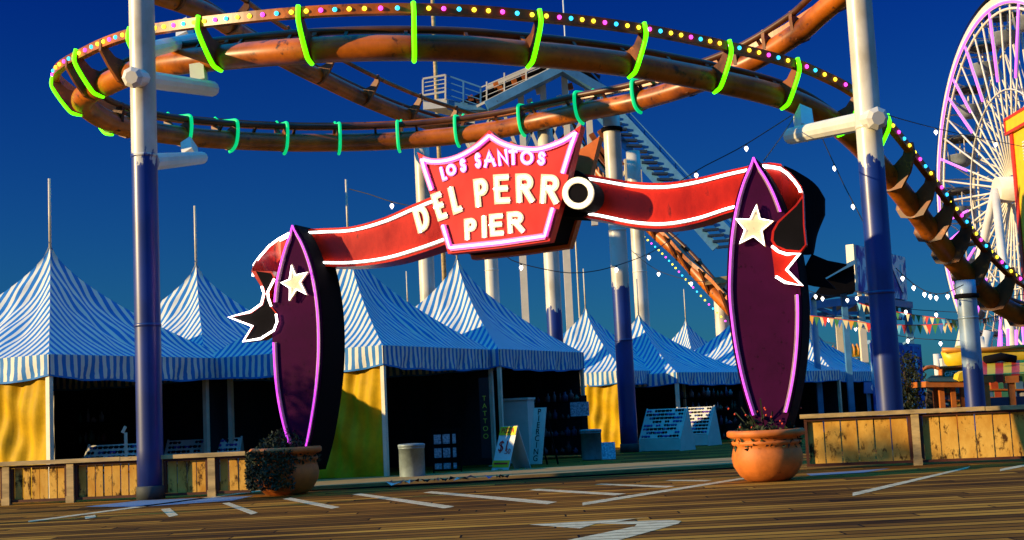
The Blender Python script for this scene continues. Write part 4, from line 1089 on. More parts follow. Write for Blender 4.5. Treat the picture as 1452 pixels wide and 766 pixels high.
# ------------------------------------------------------------ litter along the walkway edge
random.seed(31)
lit = [mat('paper_red', (.5, .06, .03), .7), mat('paper_white', (.6, .58, .5), .7), mat('paper_blue', (.06, .12, .35), .7), black]
spots_ = [(552, 686.5), (558, 688), (566, 686), (578, 685.5), (588, 684), (604, 683.6), (619, 682.4), (630, 682.2), (645, 680.6), (654, 681.2), (668, 679.4), (694, 678.6), (707, 678), (716, 677.6)]
nm_ = ['red', 'white', 'blue', 'dark']
for i, (x, y) in enumerate(spots_):
    p = G(x, y, .052); k = random.randrange(4); s_ = random.uniform(.07, .16)
    b = MB(); a = random.uniform(0, 6.28); u = V((math.cos(a), math.sin(a), 0)); v = V((-u.y, u.x, 0))
    q = b.add([p-u*s_-v*s_*.6, p+u*s_-v*s_*.5+V((0, 0, .05)), p+u*s_*.9+v*s_*.6, p-u*s_+v*s_*.5+V((0, 0, .07)), p+V((0, 0, .035))])
    for f_ in ((0, 1, 4), (1, 2, 4), (2, 3, 4), (3, 0, 4)): b.face([q+z for z in f_])
    b.build('crumpled_paper', lit[k], label=nm_[k]+' crumpled paper scrap among the litter on the walkway edge', cat='litter', group=nm_[k]+' paper scraps on the walkway edge')

# ------------------------------------------------------------ lift hill behind the sign
def pp(x, y, d): return P(x, y, d)
lf = thing('coaster_lift', 'lift hill with blue beams, stairs and white trestle behind the red shield', 'structure', V((1.5, 57, 0)))
YL = 57
b = MB(); b.prism([pp(600, 141, YL), pp(633.5, 140, YL), pp(633.5, 152.5, YL), pp(600, 155.5, YL)], (1.3, 1.8, 0)); b.build('platform', steelwhite, lf)
b = MB(); b.prism([pp(634, 141, YL+.1), pp(672, 148, YL+.1), pp(690, 156, YL+.1), pp(634, 155, YL+.1)], (.6, 1.2, 0)); b.build('platform_wing', bluesteel, lf)
r = MB()
for (x, y0, y1) in ((599.5, 113, 143), (631.5, 106, 141)): r.bar(pp(x, y0, YL-.05), pp(x, y1, YL-.05), .07)
for k in range(5): t_ = k/4.6; r.bar(pp(599.5, 112+t_*27, YL-.05), pp(631.5, 106.5+t_*27, YL-.05), .075 if k in (0, 4) else .035)
r.build('platform_railing', cream, lf)
r = MB()
for (x, y0, y1) in ((657, 116, 146), (681.5, 124, 152)): r.bar(pp(x, y0, YL), pp(x, y1, YL), .07)
for k in range(4): t_ = k/3; r.bar(pp(632, 106.5+t_*27, YL), pp(682, 124+t_*26, YL), .06 if k == 0 else .035)
r.build('side_railing', bluesteel, lf)
b = MB(); b.bar(pp(690, 152, YL), pp(797, 98, YL), .7, .36); b.bar(pp(797, 98, YL), pp(858, 132, YL+.2), .7, .36); b.bar(pp(858, 132, YL+.2), pp(862, 150, YL+.2), .5, .33); b.build('main_beam', bluesteel, lf)
b = MB(); b.bar(pp(652, 150, YL+1.2), pp(795, 88, YL+1.2), .9, .10); b.bar(pp(668, 148, YL+.8), pp(795, 93.5, YL+.8), .5, .10)
b.bar(pp(795, 88, YL+1.2), pp(850, 112, YL+1.2), .7, .14); b.build('chain_bed', black, lf)
b = MB()
for i in range(26):
    t_ = i/25; b.bar(pp(676+t_*112, 150-t_*52, YL+.3), pp(680+t_*112, 146-t_*52, YL+1.0), .10)
b.build('chain_teeth', rustdark, lf)
b = MB(); b.bar(pp(690, 125, YL+1.9), pp(795, 79, YL+1.9), .14)
b.bar(pp(676, 151, YL-.1), pp(790, 93, YL-.1), .06, .10)
for x in (690, 715, 746, 776): b.bar(pp(x, 152-(x-686)*.53, YL), pp(x, 116-(x-690)*.50, YL), .06)
for dy in (0, 8, 16): b.bar(pp(682, 124+dy*.9, YL), pp(800, 74+dy, YL), .05 if dy == 0 else .025)
b.build('stair_handrail', cream, lf)
random.seed(4)
for (x, y) in ((664, 141), (700, 122), (706, 128), (740, 110), (726, 118), (676, 146), (760, 130), (748, 146), (790, 141), (805, 124)):
    b = MB(); b.bar(pp(x, y, YL+.6), pp(x+7, y-2, YL+.6), .22, .26); b.build('roller_bracket', shaded_orange if random.random() < .7 else cream, lf)
# right side: stairs running down
b = MB(); b.bar(pp(858, 126, YL+.2), pp(877, 163, YL+.2), .2, .3); b.bar(pp(876, 161, YL), pp(1042, 342, YL-1), .28, .42); b.build('stair_stringer', bluesteel, lf)
b = MB(); b.bar(pp(846, 160, YL), pp(1015, 352, YL-1), .2, .34); b.build('stair_stringer', bluesteel, lf)
tr = MB()
for i in range(24):
    t_ = i/23; x0, y0 = 852+t_*165, 166+t_*184; x1, y1 = 874+t_*166, 163+t_*181
    tr.bar(pp(x0, y0+1, YL-.1-t_), pp(x1, y1+5, YL-.1-t_), .36, .09)
tr.build('stair_treads', mat('dark_blue_steel', (.02, .045, .08), .5), lf)
b = MB()
for k, dy in enumerate((0, 6, 12, 18)): b.bar(pp(836 if k == 0 else 858, 100+dy if k == 0 else 124+dy, YL+.3), pp(1052, 330+dy, YL-1), .07 if k == 0 else .03)
for i in range(9):
    x = 870+i*22; y = 136+(x-868)*1.06; b.bar(pp(x, y-3, YL), pp(x, y+24, YL), .06)
b.build('stair_railing', bluesteel, lf)
# trestle
def trestle(x, y0, y1, d, w_=.26):
    a = pp(x, y0, d); e = pp(x, y1, d); b = MB(); b.bar(V((a.x, a.y, a.z)), V((a.x, a.y, e.z)), w_, w_); return b
for (x, y0) in ((668, 154), (738, 128), (769, 112), (800, 108), (833, 126), (889, 226), (905, 240)):
    a = pp(x, y0, YL+.5); b = MB(); b.bar(a, V((a.x, a.y, pp(x, 318, YL).z)), .26); b.build('trestle_post', cream, lf)
br = MB()
for (x0, y0, x1, y1) in ((650, 178, 668, 215), (668, 215, 700, 160), (716, 165, 738, 225), (738, 225, 769, 150), (738, 150, 769, 225), (769, 225, 800, 150), (769, 150, 800, 225), (800, 225, 833, 150), (800, 160, 833, 225), (833, 225, 862, 175), (695, 170, 715, 230), (655, 160, 705, 160), (889, 252, 915, 232), (889, 234, 916, 231), (889, 240, 872, 262)):
    br.bar(pp(x0, y0, YL+.5), pp(x1, y1, YL+.5), .13)
br.bar(pp(655, 312, YL+.5), pp(905, 300, YL+.5), .3); br.build('trestle_braces', cream, lf)
rb = MB()
for (x0, y0, x1, y1) in ((838, 190, 868, 240), (850, 185, 882, 235), (846, 215, 875, 250)): rb.bar(pp(x0, y0, YL-.6), pp(x1, y1, YL-.6), .22)
rb.build('orange_brace', shaded_orange, lf)
for (x, y0, y1) in ((655, 160, 190), ): pass
for (x) in (738, 800):                     # long feet down to the deck
    a = pp(x, 300, YL+.5); b = MB(); b.bar(V((a.x, a.y, 0)), a, .3); b.build('trestle_foot', cream, lf)
# thin light masts
for (x, yt, yb, d, w_, lab) in ((626, -12, 300, 61, .20, 'slim dark pole rising behind the lift platform'), (809, -20, 200, 62, .08, 'thin pale aerial rising behind the lift summit')):
    a = pp(x, yb, d); e = pp(x, yt, d); b = MB(); b.tube([V((a.x, a.y, 0)), V((a.x, a.y, e.z*.5)), V((a.x, a.y, e.z))], [w_*.6, w_*.5, w_*.45], 8); t = thing('light_mast', lab, 'mast', V((a.x, a.y, 0))); b.build('shaft', railm if w_ > .1 else steelwhite, t)
    bb = MB(); bb.lathe([(w_*1.5, 0), (w_*1.5, .06), (w_*.7, .3)], V((a.x, a.y, 0)), 10); bb.build('base', steelwhite, t)

# ------------------------------------------------------------ big wheel
WH = P(1458, 268, 92); RW = 13.1
wa = math.radians(-87.5)
wu = V((math.cos(wa), math.sin(wa), 0)); wz = V((0, 0, 1)); wn_ = V((-math.sin(wa), math.cos(wa), 0))      # wn_: towards the right, near side
wheel = thing('ferris_wheel', 'tall white ferris wheel with purple neon spokes and hanging gondolas at the right edge', 'ferris wheel', V((WH.x, WH.y, 0)))
wcream = mat('wheel_cream_paint', (.80, .72, .58), .45, var=.2, scale=1)
neon_w = glow('wheel_violet_neon', (.62, .12, .95), 1.2)
def wp(a, r, s): return WH + wu*(r*math.cos(a)) + wz*(r*math.sin(a)) + wn_*s
GAP = 1.35
for s in (-GAP, GAP):
    b = MB(); b.tube([wp(2*PI*i/96, RW, s) for i in range(96)], .17, 8, closed=True); b.build('rim', wcream, wheel)
    b = MB(); b.tube([wp(2*PI*i/96, RW*.93, s) for i in range(96)], .10, 6, closed=True); b.build('inner_rim', wcream, wheel)
    b = MB(); b.tube([wp(2*PI*i/64, RW*.52, s) for i in range(64)], .05, 6, closed=True); b.build('inner_ring', steelwhite, wheel)
b = MB(); n = 120
for i in range(n):
    a0, a1 = 2*PI*i/n, 2*PI*(i+1)/n
    k = b.add([wp(a0, RW+.22, -GAP-.25), wp(a1, RW+.22, -GAP-.25), wp(a1, RW+.55, -GAP-.1), wp(a0, RW+.55, -GAP-.1)]); b.face((k, k+1, k+2, k+3), True)
    k = b.add([wp(a0, RW+.22, -GAP+.2), wp(a1, RW+.22, -GAP+.2), wp(a1, RW+.55, -GAP+.05), wp(a0, RW+.55, -GAP+.05)]); b.face((k+3, k+2, k+1, k), True)
b.build('drive_rim', black, wheel)
b = MB()
for i in range(n):
    a0, a1 = 2*PI*i/n, 2*PI*(i+1)/n
    k = b.add([wp(a0, RW*.955, -GAP-.19), wp(a1, RW*.955, -GAP-.19), wp(a1, RW*1.012, -GAP-.19), wp(a0, RW*1.012, -GAP-.19)]); b.face((k, k+1, k+2, k+3), True)
    k = b.add([wp(a0, RW*.955, -GAP-.10), wp(a1, RW*.955, -GAP-.10), wp(a1, RW*1.012, -GAP-.10), wp(a0, RW*1.012, -GAP-.10)]); b.face((k+3, k+2, k+1, k), True)
b.build('rim_band', wcream, wheel)
b = MB(); b.tube([wp(2*PI*i/96, RW*.965, -GAP-.27) for i in range(96)], .07, 6, closed=True); b.build('rim_neon', neon_w, wheel)
NS = 48
for s in (-GAP, GAP):
    for i in range(NS):
        a = 2*PI*(i+.3)/NS
        if math.cos(a) > .35: continue                 # far outside the frame to the right
        b = MB(); b.tube([wp(a, 1.0, s*.8), wp(a, RW, s)], .075, 6); sp = b.build('spoke', wcream, wheel)
        if s < 0 and i % 3 == 0 or s < 0 and i % 8 == 1:
            b = MB(); e0 = .66 if i % 3 else .58
            b.tube([wp(a, RW*e0, s*.93-.10), wp(a, RW*.985, s-.10)], .085, 6); b.build('spoke_neon', neon_w, sp)
b = MB()
for i in range(NS):
    a = 2*PI*(i+.3)/NS; a2 = 2*PI*(i+1.3)/NS
    if math.cos(a) > .35: continue
    b.bar(wp(a, RW*.93, -GAP), wp(a2, RW, GAP), .07); b.bar(wp(a, RW, GAP), wp(a, RW, -GAP), .09); b.bar(wp(a, RW*.52, -GAP*.9), wp(a2, RW*.52, GAP*.9), .05); b.bar(wp(a, RW*.52, GAP*.9), wp(a2, RW*.93, GAP), .04)
b.build('cross_bracing', wcream, wheel)
b = MB(); b.tube([wp(0, 0, -2.2), wp(0, 0, 2.2)], .9, 24); b.build('hub', wcream, wheel)
legs = thing  # noqa
for s in (-2.3, 2.3):
    for sg in (-1, 1):
        a = WH + wn_*s; e = WH + wu*(sg*6.5) + wn_*s*2.0; e.z = 0
        b = MB(); b.tube([a, e], [.28, .36], 14); b.build('support_leg', wcream, wheel)
gcan = mat('gondola_dark_canopy', (.05, .045, .04), .5); gtub = mat('gondola_grey_tub', (.22, .25, .27), .5, var=.4, scale=1.5)
for i in range(20):
    a = 2*PI*(i+.45)/20
    if math.cos(a) > .2: continue
    c = wp(a, RW, 0) + V((0, 0, -1.7))
    g = MB(); g.lathe([(.5, -.75), (.85, -.5), (1.0, .1), (1.02, .14), (.9, .14)], c, 14); go = g.build('gondola', gtub, wheel)
    g = MB(); g.lathe([(1.15, 1.25), (1.2, 1.35), (.5, 1.7), (.1, 1.76)], c, 14); g.build('canopy', gcan, go)
    g = MB(); g.tube([c+V((0, 0, -.3)), c+V((0, 0, 1.6))], .07, 6)
    for k in range(4): g.bar(c+V((.95*math.cos(k*PI/2), .95*math.sin(k*PI/2), .1)), c+V((1.05*math.cos(k*PI/2), 1.05*math.sin(k*PI/2), 1.3)), .06)
    g.bar(wp(a, RW, -GAP), wp(a, RW, GAP), .12); g.build('gondola_posts', wcream, go)

# ------------------------------------------------------------ yellow ride tower at the right edge
yellowp = mat('ride_yellow_paint', (.80, .50, .015), .4, var=.15); redp = mat('ride_red_trim', (.62, .04, .015), .4, var=.2)
tw = thing('ride_tower', 'yellow ride tower with red edges at the right edge, before the wheel', 'tower', V((P(1446, 300, 64).x, 64, 0)))
x0 = P(1446, 330, 66.2).x; zt = hgt(175, 1440, 64)
b = MB(); b.box((x0+.75, 64.7, zt/2), 1.5, 3.0, zt); b.build('shaft', yellowp, tw)
b = MB(); b.box((x0-.02, 66.06, zt/2), .12, .34, zt-.02); b.box((x0-.02, 63.25, zt/2), .14, .16, zt-.02); b.build('edge_trim', redp, tw)
b = MB(); zc0, zc1 = hgt(177, 1440, 64), hgt(154, 1440, 64)
b.box((x0+.95, 64.75, (zc0+zc1)/2), 2.2, 3.6, zc1-zc0); hd = b.build('head_box', yellowp, tw)
b = MB()
for z in (zc0+.04, zc1-.04): b.box((x0+.95, 64.75, z), 2.27, 3.67, .14)
b.box((x0-.16, 66.5, (zc0+zc1)/2), .05, .18, zc1-zc0-.16); b.build('head_trim', redp, hd)
b = MB()
for i in range(5):
    z0 = zt-.8-i*1.65
    for j in range(7): b.box((x0-.03, 64.6, z0-j*.14), .06, .3, .07)
b.build('ladder_rungs', steelwhite, tw)
b = MB(); b.bar((x0-.05, 64.1, .1), (x0-.05, 64.1, zt), .06); b.build('cable', black, tw)
b = MB(); b.box((x0+.9, 63.6, zc1+.12), .5, .4, .22); b.build('lamp', steelwhite, tw)

# ------------------------------------------------------------ billboard
def billmat():
    m = bpy.data.materials.new('mural_paint'); nt, N, L, b = nodes_of(m)
    tc = N.new('ShaderNodeTexCoord'); mp = N.new('ShaderNodeMapping'); mp.inputs['Scale'].default_value = (1, 1, .55); L.new(tc.outputs['Object'], mp.inputs[0])
    n = N.new('ShaderNodeTexNoise'); n.inputs['Scale'].default_value = 1.5; n.inputs['Detail'].default_value = 7; n.inputs['Distortion'].default_value = 1.0; L.new(mp.outputs[0], n.inputs[0])
    r = N.new('ShaderNodeValToRGB'); r.color_ramp.interpolation = 'CONSTANT'; e = r.color_ramp.elements
    e[0].color = (.012, .03, .30, 1); e[1].position = .44; e[1].color = (.03, .12, .42, 1); q = e.new(.52); q.color = (.20, .45, .62, 1); q = e.new(.56); q.color = (.55, .75, .78, 1)
    L.new(n.outputs['Fac'], r.inputs[0]); L.new(r.outputs[0], b.inputs['Base Color']); b.inputs['Roughness'].default_value = .5
    return m
mural = billmat()
bb = thing('billboard', 'blue billboard with pale cloud shapes and white letters behind the right post', 'billboard', V((P(1250, 400, 60).x, 61, 0)))
q0, q1, q2, q3 = P(1213, 347, 60), P(1283.5, 365, 63.5), P(1287, 426, 63.5), P(1217.5, 413, 60)
bn = (q1-q0).cross(q3-q0).normalized(); bn = bn if bn.y < 0 else -bn
b = MB(); b.prism([q3, q2, q1, q0], -bn*.3); b.build('panel', mural, bb)
b = MB(); b.prism([q3-(q2-q3).normalized()*.20, q3-(q2-q3).normalized()*.01, q0-(q1-q0).normalized()*.01, q0-(q1-q0).normalized()*.20], -bn*.38); b.build('edge_board', cream, bb)
xv = q1-q0; yv = q0-q3
wp_ = mat('billboard_white_letters', (.78, .80, .76), .5, var=.1)
text_on('IN', 1.9, q3 + xv*.74 + yv*.46 + bn*.02, xv, yv, wp_, bb, .01)
for px, py in ((1221, 413), (1232, 416), (1272, 424), (1282, 426)):
    d_ = 60 + (px-1213)/72*3.5; a = P(px, py, d_); b = MB(); b.bar(V((a.x, a.y+.3, a.z-.9)), V((a.x, a.y+.3, a.z+.2)), .16); b.build('strut', cream if px < 1240 else bluesteel, bb)
# steel frame carrying it
fr = thing('steel_canopy_frame', 'blue trussed canopy frame on cream posts under the billboard', 'frame', V((P(1185, 440, 58).x, 59, 0)))
b = MB(); b.bar(P(1140, 434, 56), P(1222, 425, 59), .3, .32); b.bar(P(1222, 425, 59), P(1290, 433, 64), .3, .3); b.bar(P(1140, 446, 56.2), P(1222, 444, 59.2), .14); b.bar(P(1140, 450, 61), P(1288, 452, 64), .14)
b.bar(P(1183, 430, 57.5), P(1183, 446, 57.5), .14); b.bar(P(1183, 446, 57.5), P(1218, 427, 58.8), .14); b.bar(P(1183, 446, 57.5), P(1152, 434, 56.4), .14)
for x in (1160, 1195, 1240, 1262): b.bar(P(x, 446, 57), P(x+14, 451, 61.5), .1)
b.build('truss', bluesteel, fr)
b = MB(); b.prism([P(1148, 432, 57), P(1220, 425, 59.5), P(1288, 434, 64), P(1220, 448, 66)], (0, 0, .06)); b.build('deck_sheet', mat('dark_blue_steel', (.02, .045, .08), .5), fr)
for x, y, d in ((1220, 430, 59), (1152, 440, 56.3), (1188, 450, 61), (1287, 436, 63.8)):
    a = P(x, y, d); b = MB(); b.bar(V((a.x, a.y, 0)), a, .28); b.build('post', cream if x < 1250 else bluesteel, fr)
# dark awning in front of it, beside the ribbon tail
aw = thing('dark_awning', 'dark sloping roof with a blue edge beside the ribbon tail', 'roof', V((P(1180, 400, 50).x, 51, 0)))
b = MB(); b.prism([P(1170, 397, 50), P(1211, 374, 50), P(1213, 412, 50), P(1150, 424, 50)], (.3, 1.6, 0)); b.build('roof_body', black, aw)
b = MB(); b.bar(P(1167, 393, 49.9), P(1211, 372, 49.9), .30, .16); b.build('edge_gutter', bluesteel, aw)
for x in (1152, 1196):
    a = P(x, 416, 50.5); b = MB(); b.bar(V((a.x, a.y, 0)), a, .2); b.build('post', bluesteel, aw)
# raised ride platform with yellow cars
pf = thing('ride_platform', 'cream ride platform with a railing behind the tent right of the right surfboard', 'platform', V((P(1195, 500, 66).x, 66, 0)))
b = MB(); a = P(1178, 508, 66); e = P(1228, 508, 66); b.prism([P(1178, 507, 66), P(1228, 508, 66), P(1228, 514, 66), P(1178, 513, 66)], (0, 1.6, 0)); b.build('deck', cream, pf)
b = MB(); b.bar(P(1168, 485, 65.6), P(1207, 490, 65.6), .07); b.bar(P(1153, 470, 65.6), P(1168, 485, 65.6), .07)
for x in (1170, 1183, 1207): b.bar(P(x, 486, 65.6), P(x, 507, 65.6), .06)
b.build('railing', bluesteel, pf)
for x in (1182, 1205, 1225):
    a = P(x, 513, 66.4); b = MB(); b.bar(V((a.x, a.y, 0)), a, .25); b.build('post', cream, pf)
b = MB()
for i in range(5):
    a = P(1186+i*9, 560, 66.6); e = P(1195+i*9, 520, 66.6); b.bar(V((a.x, a.y, .05)), e, .14); b.bar(V((e.x, e.y, .05)), V((a.x, a.y, e.z)), .14)
b.build('cross_braces', black, pf)
for x0, lab in ((1186, 'small yellow ride car at the left end of the platform'), (1198, 'yellow ride car with orange ribs in the middle of the platform'), (1213, 'yellow ride car with orange ribs at the right end of the platform')):
    c = P(x0, 507, 66.8); t = thing('ride_car', lab, 'ride car', c, group='yellow cars on the ride platform')
    b = MB(); b.lathe([(.30, .03), (.36, .2), (.30, .45)], c, 10); b.build('body', yellowp, t)
    for k in (-1, 1):
        b = MB(); b.tube([c+V((k*.10, -.3, .1)), c+V((k*.10, -.34, .4)), c+V((k*.10, -.1, .62)), c+V((k*.10, .2, .5))], .06, 8); b.build('rib', mat('ride_orange', (.65, .25, .02), .4), t)
# mural panel with a dark tree before it
mp_ = thing('mural_panel', 'tall blue mural panel behind a dark tree right of the right post', 'panel', V((P(1290, 560, 50).x, 50, 0)))
a, e = P(1234, 486, 49), P(1306, 492, 51.5)
b = MB(); b.prism([V((a.x, a.y, .05)), V((e.x, e.y, .05)), V((e.x, e.y, e.z)), V((a.x, a.y, a.z))], (0, .15, 0)); b.build('panel', mural, mp_)
b = MB(); b.bar(V((a.x, a.y+.2, a.z+.03)), V((e.x, e.y+.2, e.z+.03)), .14); b.bar(P(1280, 488, 50.3)+V((0, -.1, 0)), P(1291, 480, 50.3)+V((0, -.5, 0)), .07); b.build('top_bar', bluesteel, mp_)
random.seed(9)
tc_ = P(1288, 575, 47.5); tc_.z = 0; tt = thing('leafy_tree', 'dark leafy tree silhouetted against the blue mural panel', 'tree', tc_)
b = MB(); zt = hgt(505, 1292, 47.5); b.tube([tc_, tc_+V((.06, 0, zt*.4)), tc_+V((-.05, 0, zt*.8))], [.10, .08, .04], 8)
for i in range(7): 
    a_ = random.uniform(0, 6.28); s0 = tc_+V((0, 0, zt*random.uniform(.3, .75))); b.tube([s0, s0+V((.4*math.cos(a_), .4*math.sin(a_), .35))], [.035, .015], 5)
b.build('trunk', mat('bark', (.05, .03, .015), .9), tt)
b = MB()
for i in range(46):
    cc_ = tc_+V((random.gauss(0, .22), random.gauss(0, .22), random.uniform(zt*.28, zt*1.02)))
    for j in range(34):
        p = cc_+V((random.gauss(0, .15), random.gauss(0, .15), random.gauss(0, .15))); d_ = V((random.gauss(0, 1), random.gauss(0, 1), random.gauss(0, 1))).normalized(); e_2 = d_.cross(V((.3, .5, .8))).normalized()
        k = b.add([p-d_*.08, p+e_2*.03, p+d_*.08, p-e_2*.03]); b.face((k, k+1, k+2, k+3))
b.build('crown', mat('dark_leaves', (.022, .035, .014), .7, var=.6), tt)
# lit sign between
ls = thing('small_blue_sign', 'small blue sign with a white letter left of the right post', 'sign', V((P(1233, 552, 52).x, 52, 0)))
b = MB(); b.prism([P(1226, 542, 52), P(1250, 542, 52), P(1250, 558, 52), P(1226, 558, 52)], (0, .12, 0)); b.build('panel', mat('sign_blue', (.03, .16, .5), .5), ls)
text_on('C', .42, P(1240, 550, 51.97), (1, 0, 0), (0, 0, 1), wp_, ls, .01)
b = MB(); a = P(1231, 556, 52.2); b.bar(V((a.x, a.y, 0)), a, .12); b.build('post', bluesteel, ls)

# ------------------------------------------------------------ gift kiosk and striped awning stall
kt = mat('kiosk_timber', (.50, .14, .02), .5, var=.3, scale=3)
ks_ = thing('gift_kiosk', 'orange timber gift kiosk with a turquoise sign board left of the striped awning', 'kiosk', V((P(1345, 560, 46).x, 47, 0)))
YK = 46
for x in (1326, 1334, 1350, 1364):
    a = P(x, 548, YK+(.8 if x in (1326, 1364) else 0)); b = MB(); b.bar(V((a.x, a.y, 0)), a, .16); b.build('post', kt, ks_)
b = MB(); b.prism([P(1313, 541, YK-.3), P(1372, 541, YK-.3), P(1372, 549, YK-.3), P(1313, 549, YK-.3)], (0, 2.2, 0)); b.build('fascia', kt, ks_)
b = MB(); b.prism([P(1313, 541, YK-.35), P(1372, 541, YK-.35), P(1366, 533, YK+1), P(1322, 534, YK+1)], (0, .1, .04)); b.build('lower_roof', mat('kiosk_green_roof', (.03, .05, .015), .7), ks_)
b = MB(); b.prism([P(1337, 521, YK+.9), P(1368, 519, YK+.9), P(1368, 541, YK+.9), P(1337, 541, YK+.9)], (0, .5, 0)); b.build('sign_frame', kt, ks_)
b = MB(); b.prism([P(1334, 520, YK+.7), P(1368, 517.5, YK+.7), P(1368, 520.5, YK+.7), P(1336, 522.5, YK+.7)], (0, 1.0, 0)); b.build('sign_roof', kt, ks_)
b = MB(); b.prism([P(1341, 525.5, YK+.85), P(1366, 524.5, YK+.85), P(1366, 535, YK+.85), P(1341, 535.5, YK+.85)], (0, .04, 0)); so_ = b.build('sign_board', mat('turquoise_sign', (.03, .38, .24), .5, var=.1), ks_)
text_on('GIFTS', .22, P(1350.5, 530.5, YK+.80), (1, 0, .03), (0, 0, 1), wp_, ks_, .01)
b = MB(); b.prism([P(1315, 549, YK+2.2), P(1372, 549, YK+2.2), P(1372, 585, YK+2.2), P(1315, 585, YK+2.2)], (0, .1, 0)); b.build('rear_wall', mat('kiosk_wall', (.12, .09, .07), .7, var=.5), ks_)
b = MB(); b.prism([P(1358, 538, YK-.4), P(1360, 530, YK-.4), P(1366, 526, YK-.4), P(1368, 540, YK-.4), P(1360, 541, YK-.4)], (0, .5, 0)); b.build('yellow_lantern', yellowp, ks_)
random.seed(17)
gm2 = [mat('kiosk_goods_%s' % n_, c_, .5) for n_, c_ in (('white', (.5, .5, .48)), ('red', (.5, .08, .03)), ('amber', (.5, .3, .05)), ('blue', (.08, .2, .45)), ('teal', (.05, .25, .2)))]
def stock(x0, x1, y0, y1, d, n, par):
    for i in range(n):
        x = random.uniform(x0, x1); y = random.choice([y0+(y1-y0)*k/3 for k in (1, 2, 3)]); c = P(x, y, d); s_ = random.uniform(.06, .13)
        b = MB(); b.box(c+V((0, 0, s_)), s_*2, s_*1.5, s_*2*random.uniform(.7, 1.3)); b.build('goods', random.choice(gm2), par)
    b = MB()
    for k in (1, 2, 3): y = y0+(y1-y0)*k/3; b.bar(P(x0-2, y+.5, d), P(x1+2, y+.5, d), .3, .05)
    b.build('shelves', kt, par)
stock(1336, 1368, 549, 577, YK+1.8, 34, ks_)
sa = thing('awning_stall', 'snack stall under a red and yellow striped awning at the right edge', 'stall', V((P(1425, 560, 44).x, 45, 0)))
YA = 43.5
def aw_pt(u, v):          # u along, v from ridge to eave
    x = 1388 + u*(1480-1388); yr = 512 - u*2; ye = 532 - u*3
    dd = YA + 2.2*(1-v); return P(x, yr+(ye-yr)*v**1.0, dd)
for i in range(8):
    b = MB(); b.grid(lambda u, v, i=i: aw_pt((i+u)/8, v) + V((0, 0, -.10*math.sin(PI*v))), 1, 8); b.build('awning_stripe', redp if i % 2 == 0 else mat('awning_yellow', (.72, .45, .02), .6, var=.15), sa)
b = MB()
for i in range(8):
    b.cur = i % 2
    b.grid(lambda u, v, i=i: aw_pt((i+u)/8, 1) + V((0, -.01, -.22*v - .04*math.sin(PI*u)*v)), 6, 2)
b.build('awning_valance', [mat('awning_dark_red', (.3, .015, .01), .6), mat('awning_green', (.05, .12, .015), .6)], sa)
for x in (1397, 1433, 1470):
    a = P(x, 538, YA+.1); b = MB(); b.bar(V((a.x, a.y, 0)), a, .17); b.box(a, .42, .3, .22); b.build('post', kt, sa)
b = MB(); b.prism([P(1388, 533, YA+2.1), P(1490, 530, YA+2.1), P(1490, 585, YA+2.1), P(1388, 585, YA+2.1)], (0, .1, 0)); b.build('rear_wall', mat('stall_wall_blue', (.02, .06, .12), .6, var=.5), sa)
b = MB(); a = P(1388, 572, YA+.4); e = P(1490, 570, YA+.4); b.bar(V((a.x, a.y, .5)), V((e.x, e.y, .5)), .5, 1.0); b.build('counter', mat('stall_counter', (.03, .05, .1), .6), sa)
stock(1398, 1452, 541, 575, YA+1.7, 46, sa)
b = MB(); b.tube([P(1396, 511, YA+2.0), P(1420, 506, YA+2.0), P(1440, 510, YA+2.0)], .14, 8); b.build('roof_roll', black, sa)
# pieces of rides behind the kiosk
rd = thing('swing_ride', 'yellow and orange swinging boat ride behind the kiosk, crossing the column', 'ride', V((P(1400, 520, 74).x, 74, 0)))
b = MB(); b.tube([P(1336, 498, 74), P(1346, 505, 74), P(1358, 509, 74), P(1385, 509, 74), P(1452, 506, 74), P(1480, 505, 74)], [.12, .5, .75, .6, .5, .5], 14); b.build('boat', yellowp, rd)
b = MB(); b.tube([P(1336, 496.5, 73.6), P(1362, 497, 73.5), P(1400, 496, 73.5), P(1480, 490, 73.5)], .14, 8); b.build('gunwale', mat('ride_orange', (.65, .25, .02), .4), rd)
for (xa, ya, xb, yb, w_) in ((1365, 478, 1353, 520, .42), (1402, 470, 1388, 530, .7), (1386, 480, 1412, 528, .7)):
    a = P(xa, ya, 75); e = P(xb, yb, 75); d_ = (e-a); e2 = a + d_*(a.z/(a.z-e.z)); b = MB(); b.tube([a, e2], w_*.42, 10); b.build('support', steelwhite, rd)
b = MB(); b.bar(P(1334, 514, 75.5), P(1362, 512, 75.5), .42); a = P(1328, 502, 76); b.tube([V((a.x, a.y, 0)), a], .2, 12); b.build('beam', steelwhite, rd)
hl = thing('orange_hoop', 'orange hoop on a low ride frame left of the gift kiosk', 'ride part', V((P(1325, 560, 70).x, 70, 0)))
hc = P(1322, 541, 70); b = MB(); b.tube([hc+V((.75*math.cos(2*PI*i/24), 0, .75*math.sin(2*PI*i/24))) for i in range(24)], .1, 8, closed=True); b.build('hoop', kt, hl)
b = MB(); b.bar(V((hc.x-.5, hc.y, 0)), hc+V((0, 0, -.7)), .16); b.bar(V((hc.x+.5, hc.y, 0)), hc+V((0, 0, -.7)), .16); b.build('stand', kt, hl)
